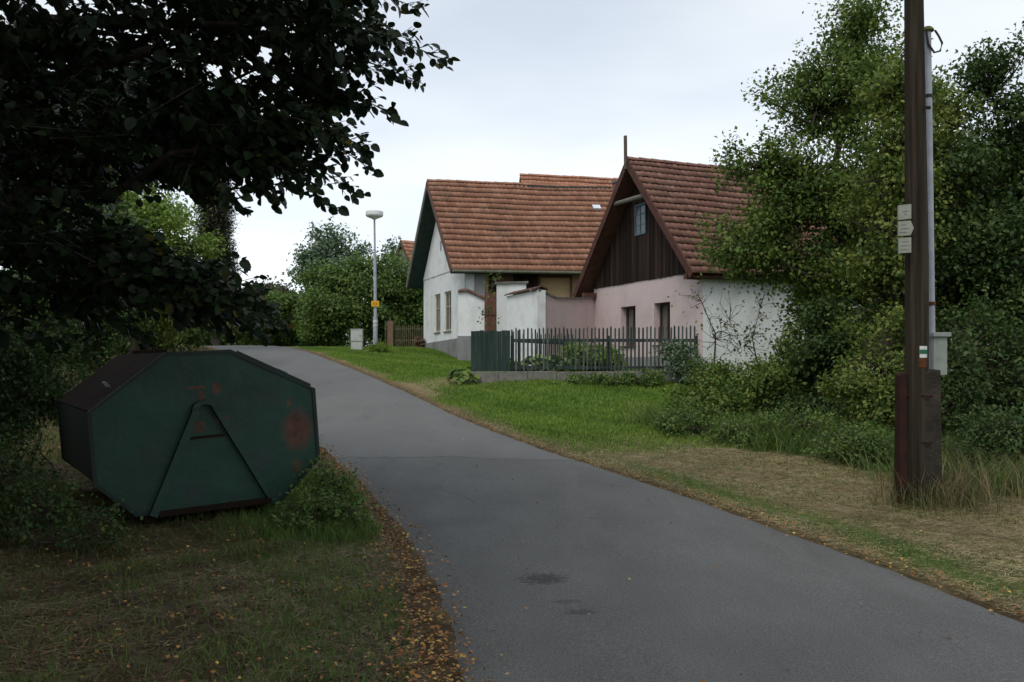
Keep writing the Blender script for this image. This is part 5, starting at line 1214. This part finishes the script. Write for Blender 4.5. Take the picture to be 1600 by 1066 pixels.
# ------------------------------------------------------------------ utility pole, stakes, conduit
YP = 10.2
pb = foot(1432, YP); pl = empty('utility_pole', pb, 'tall dark wooden pole clamped between two stakes on the verge', 'utility pole')
mb = MB(); 
mb.tube([(at(1432,0,YP)[0], YP, pb[2]-.1), (at(1432.5,0,YP)[0], YP, CH+(HOR-400)/F*YP), (at(1428,0,YP)[0], YP, CH+(HOR-0)/F*YP), (at(1425,0,YP)[0], YP, 8.2)], [.125,.118,.097,.075], 20)
mb.build('shaft', M['pole'], pl, smooth=True)
def stake(nm, px0, px1, y0, pyt, mat, depth, label=None):
    a, b_ = (px0-800)/F*y0, (px1-800)/F*y0; zt = CH+(HOR-pyt)/F*y0; z0 = float(hgt((a+b_)/2, y0))-.2
    mb = MB(); k = .85; c = (a+b_)/2
    mb.hexa([(a,y0,z0),(b_,y0,z0),(b_,y0+depth,z0),(a,y0+depth,z0)], [(c-(c-a)*k,y0+.01,zt-.03),(c+(b_-c)*k,y0+.01,zt),(c+(b_-c)*k,y0+depth*.9,zt+.01),(c-(c-a)*k,y0+depth*.9,zt-.01)])
    o = mb.build(nm, mat, pl, .015); 
    if label: o['label'] = label
    return o
stake('stake', 1405, 1420, YP-.06, 582, M['rust_stake'], .16, 'rust red stake on the left')
stake('stake', 1437, 1474, YP-.12, 578, M['dark_concrete'], .22, 'grey concrete stake on the right')
for py in (618, 690):
    mb = MB(); zz = CH+(HOR-py)/F*YP; mb.tube([(at(1404,0,YP)[0], YP-.01, zz), (at(1440,0,YP)[0], YP-.15, zz), (at(1474,0,YP)[0], YP+.0, zz)], .008, 6); mb.build('clamp', M['rust_stake'], pl)
# trail mark painted on a curved band of the shaft
def band(nm, px0, px1, py0, py1, mat, off, parent):
    mb = MB(); r_ = .121+off; cx = at(1432.3,0,YP)[0]; n_ = 6
    def th(px):
        dx = (px-800)/F*(YP-.1) - cx; return math.asin(max(-1, min(1, dx/r_)))
    t0, t1 = th(px0), th(px1); zs = [CH+(HOR-py)/F*(YP-.1) for py in (py0, py1)]
    vs = [(cx+r_*math.sin(t0+(t1-t0)*i/n_), YP-r_*math.cos(t0+(t1-t0)*i/n_), z) for z in zs for i in range(n_+1)]
    mb.add(vs, [(i, i+1, n_+2+i, n_+1+i) for i in range(n_)]); return mb.build(nm, mat, parent)
tm = band('trail_mark', 1435.5, 1448, 541, 559, M['mark_white'], .004, pl)
band('green_stripe', 1435.5, 1448, 546.5, 553, M['mark_green'], .007, tm)
band('rust_patch', 1434, 1447, 560, 574, M['orange'], .004, pl)
mb = MB(); zz = CH+(HOR-173)/F*YP; mb.tube([(at(1445,0,YP)[0], YP-.12, zz), (at(1436,0,YP)[0], YP-.14, zz)], .02, 8); mb.build('bolt', M['rubber'], pl)
# direction signs (each plate is its own thing)
def trail_sign(px0, px1, py0, py1, label, arrow, lines, tilt):
    y = YP-.17; x0, x1 = (px0-800)/F*y, (px1-800)/F*y; z1, z0 = CH+(HOR-py0)/F*y, CH+(HOR-py1)/F*y
    root = empty('trail_sign', ((x0+x1)/2, y, z0), label, 'sign', 'small trail signs screwed to the wooden pole')
    n_ = [(x0,z0),(x1,z0+tilt)] + ([(x1+.035,(z0+z1)/2+tilt)] if arrow else []) + [(x1,z1+tilt),(x0,z1)]
    mb = MB(); mb.hexa([(x, y, z) for x, z in n_], [(x, y+.03, z) for x, z in n_]); mb.build('plate', M['sign_white'], root, .002)
    mb = MB(); g = random.Random(int(px0+py0))
    for (f_, a, b_, hh) in lines:
        x = x0+(x1-x0)*a; zz = z0+(z1-z0)*f_
        while x < x0+(x1-x0)*b_:
            w_ = g.uniform(.002,.005); hh = min(hh, .0085); mb.box((x, y-.0025, zz + tilt*(x-x0)/(x1-x0)), (x+w_, y-.001, zz+hh*g.uniform(.7,1)+ tilt*(x-x0)/(x1-x0))); x += w_+.003
    mb.build('lettering', M['sign_ink'], root)
    mb = MB(); mb.box(((x0+x1)/2-.01, y+.03, (z0+z1)/2-.02), (x1-.01, y+.07, (z0+z1)/2+.02)); mb.build('bracket', M['metal_grey'], root)
trail_sign(1404, 1424, 321, 344, 'topmost small white trail sign, a plain rectangle with one word', False, [(.52,.28,.75,.018), (.32,.42,.6,.01)], .014)
trail_sign(1404, 1423, 346, 369, 'middle small white trail sign with a pointed right end', True, [(.72,.1,.6,.013), (.45,.15,.85,.013), (.2,.1,.7,.013)], .008)
trail_sign(1404.5, 1424, 372, 396, 'lowest small white trail sign with lines of small print', False, [(.70,.15,.8,.012), (.45,.1,.9,.012), (.2,.15,.75,.012)], .008)
# cable conduit
YC = 10.5
cb0 = foot(1462, YC); cdt = empty('cable_conduit', cb0, 'pale grey conduit mast with mossy cap behind the wooden pole', 'conduit mast')
X_ = lambda px: (px-800)/F*YC; Z_ = lambda py: CH+(HOR-py)/F*YC
mb = MB(); mb.tube([(X_(1459), YC, cb0[2]-.1), (X_(1456), YC, Z_(520)), (X_(1449), YC, Z_(48))], [.036,.036,.040], 14); mb.build('tube', M['metal_grey'], cdt, smooth=True)
mb = MB(); mb.lathe((X_(1449.5), YC, Z_(50)), [(.055,0),(.068,.01),(.062,.03),(.035,.055),(.01,.062)], 16); mb.build('cap', M['moss'], cdt, smooth=True)
mb = MB(); mb.tube([(X_(1444), YC-.05, Z_(50)), (X_(1447), YC-.06, Z_(72)), (X_(1456), YC-.06, Z_(85)), (X_(1466), YC-.05, Z_(82)), (X_(1469), YC-.05, Z_(70)), (X_(1464), YC-.04, Z_(58)), (X_(1459), YC-.03, Z_(49))], .012, 6); mb.build('cable_loop', M['rubber'], cdt, smooth=True)
for py in (150, 474):
    mb = MB(); a_ = np.interp(py, [48, 520], [1449, 1456]); mb.tube([(X_(a_), YC, Z_(py+3)), (X_(a_), YC, Z_(py-2))], .047, 12); mb.build('strap', M['rubber'] if py < 200 else M['orange'], cdt)
bx_ = MB(); bx_.box((X_(1451), YC-.12, Z_(586)), (X_(1472.5), YC-.045, Z_(527))); jb = bx_.build('junction_box', M['box_grey'], cdt, .006)
bx_ = MB(); bx_.box((X_(1449), YC-.15, Z_(527)+.002), (X_(1477), YC-.03, Z_(520))); bx_.build('lid', M['box_grey'], jb, .004)
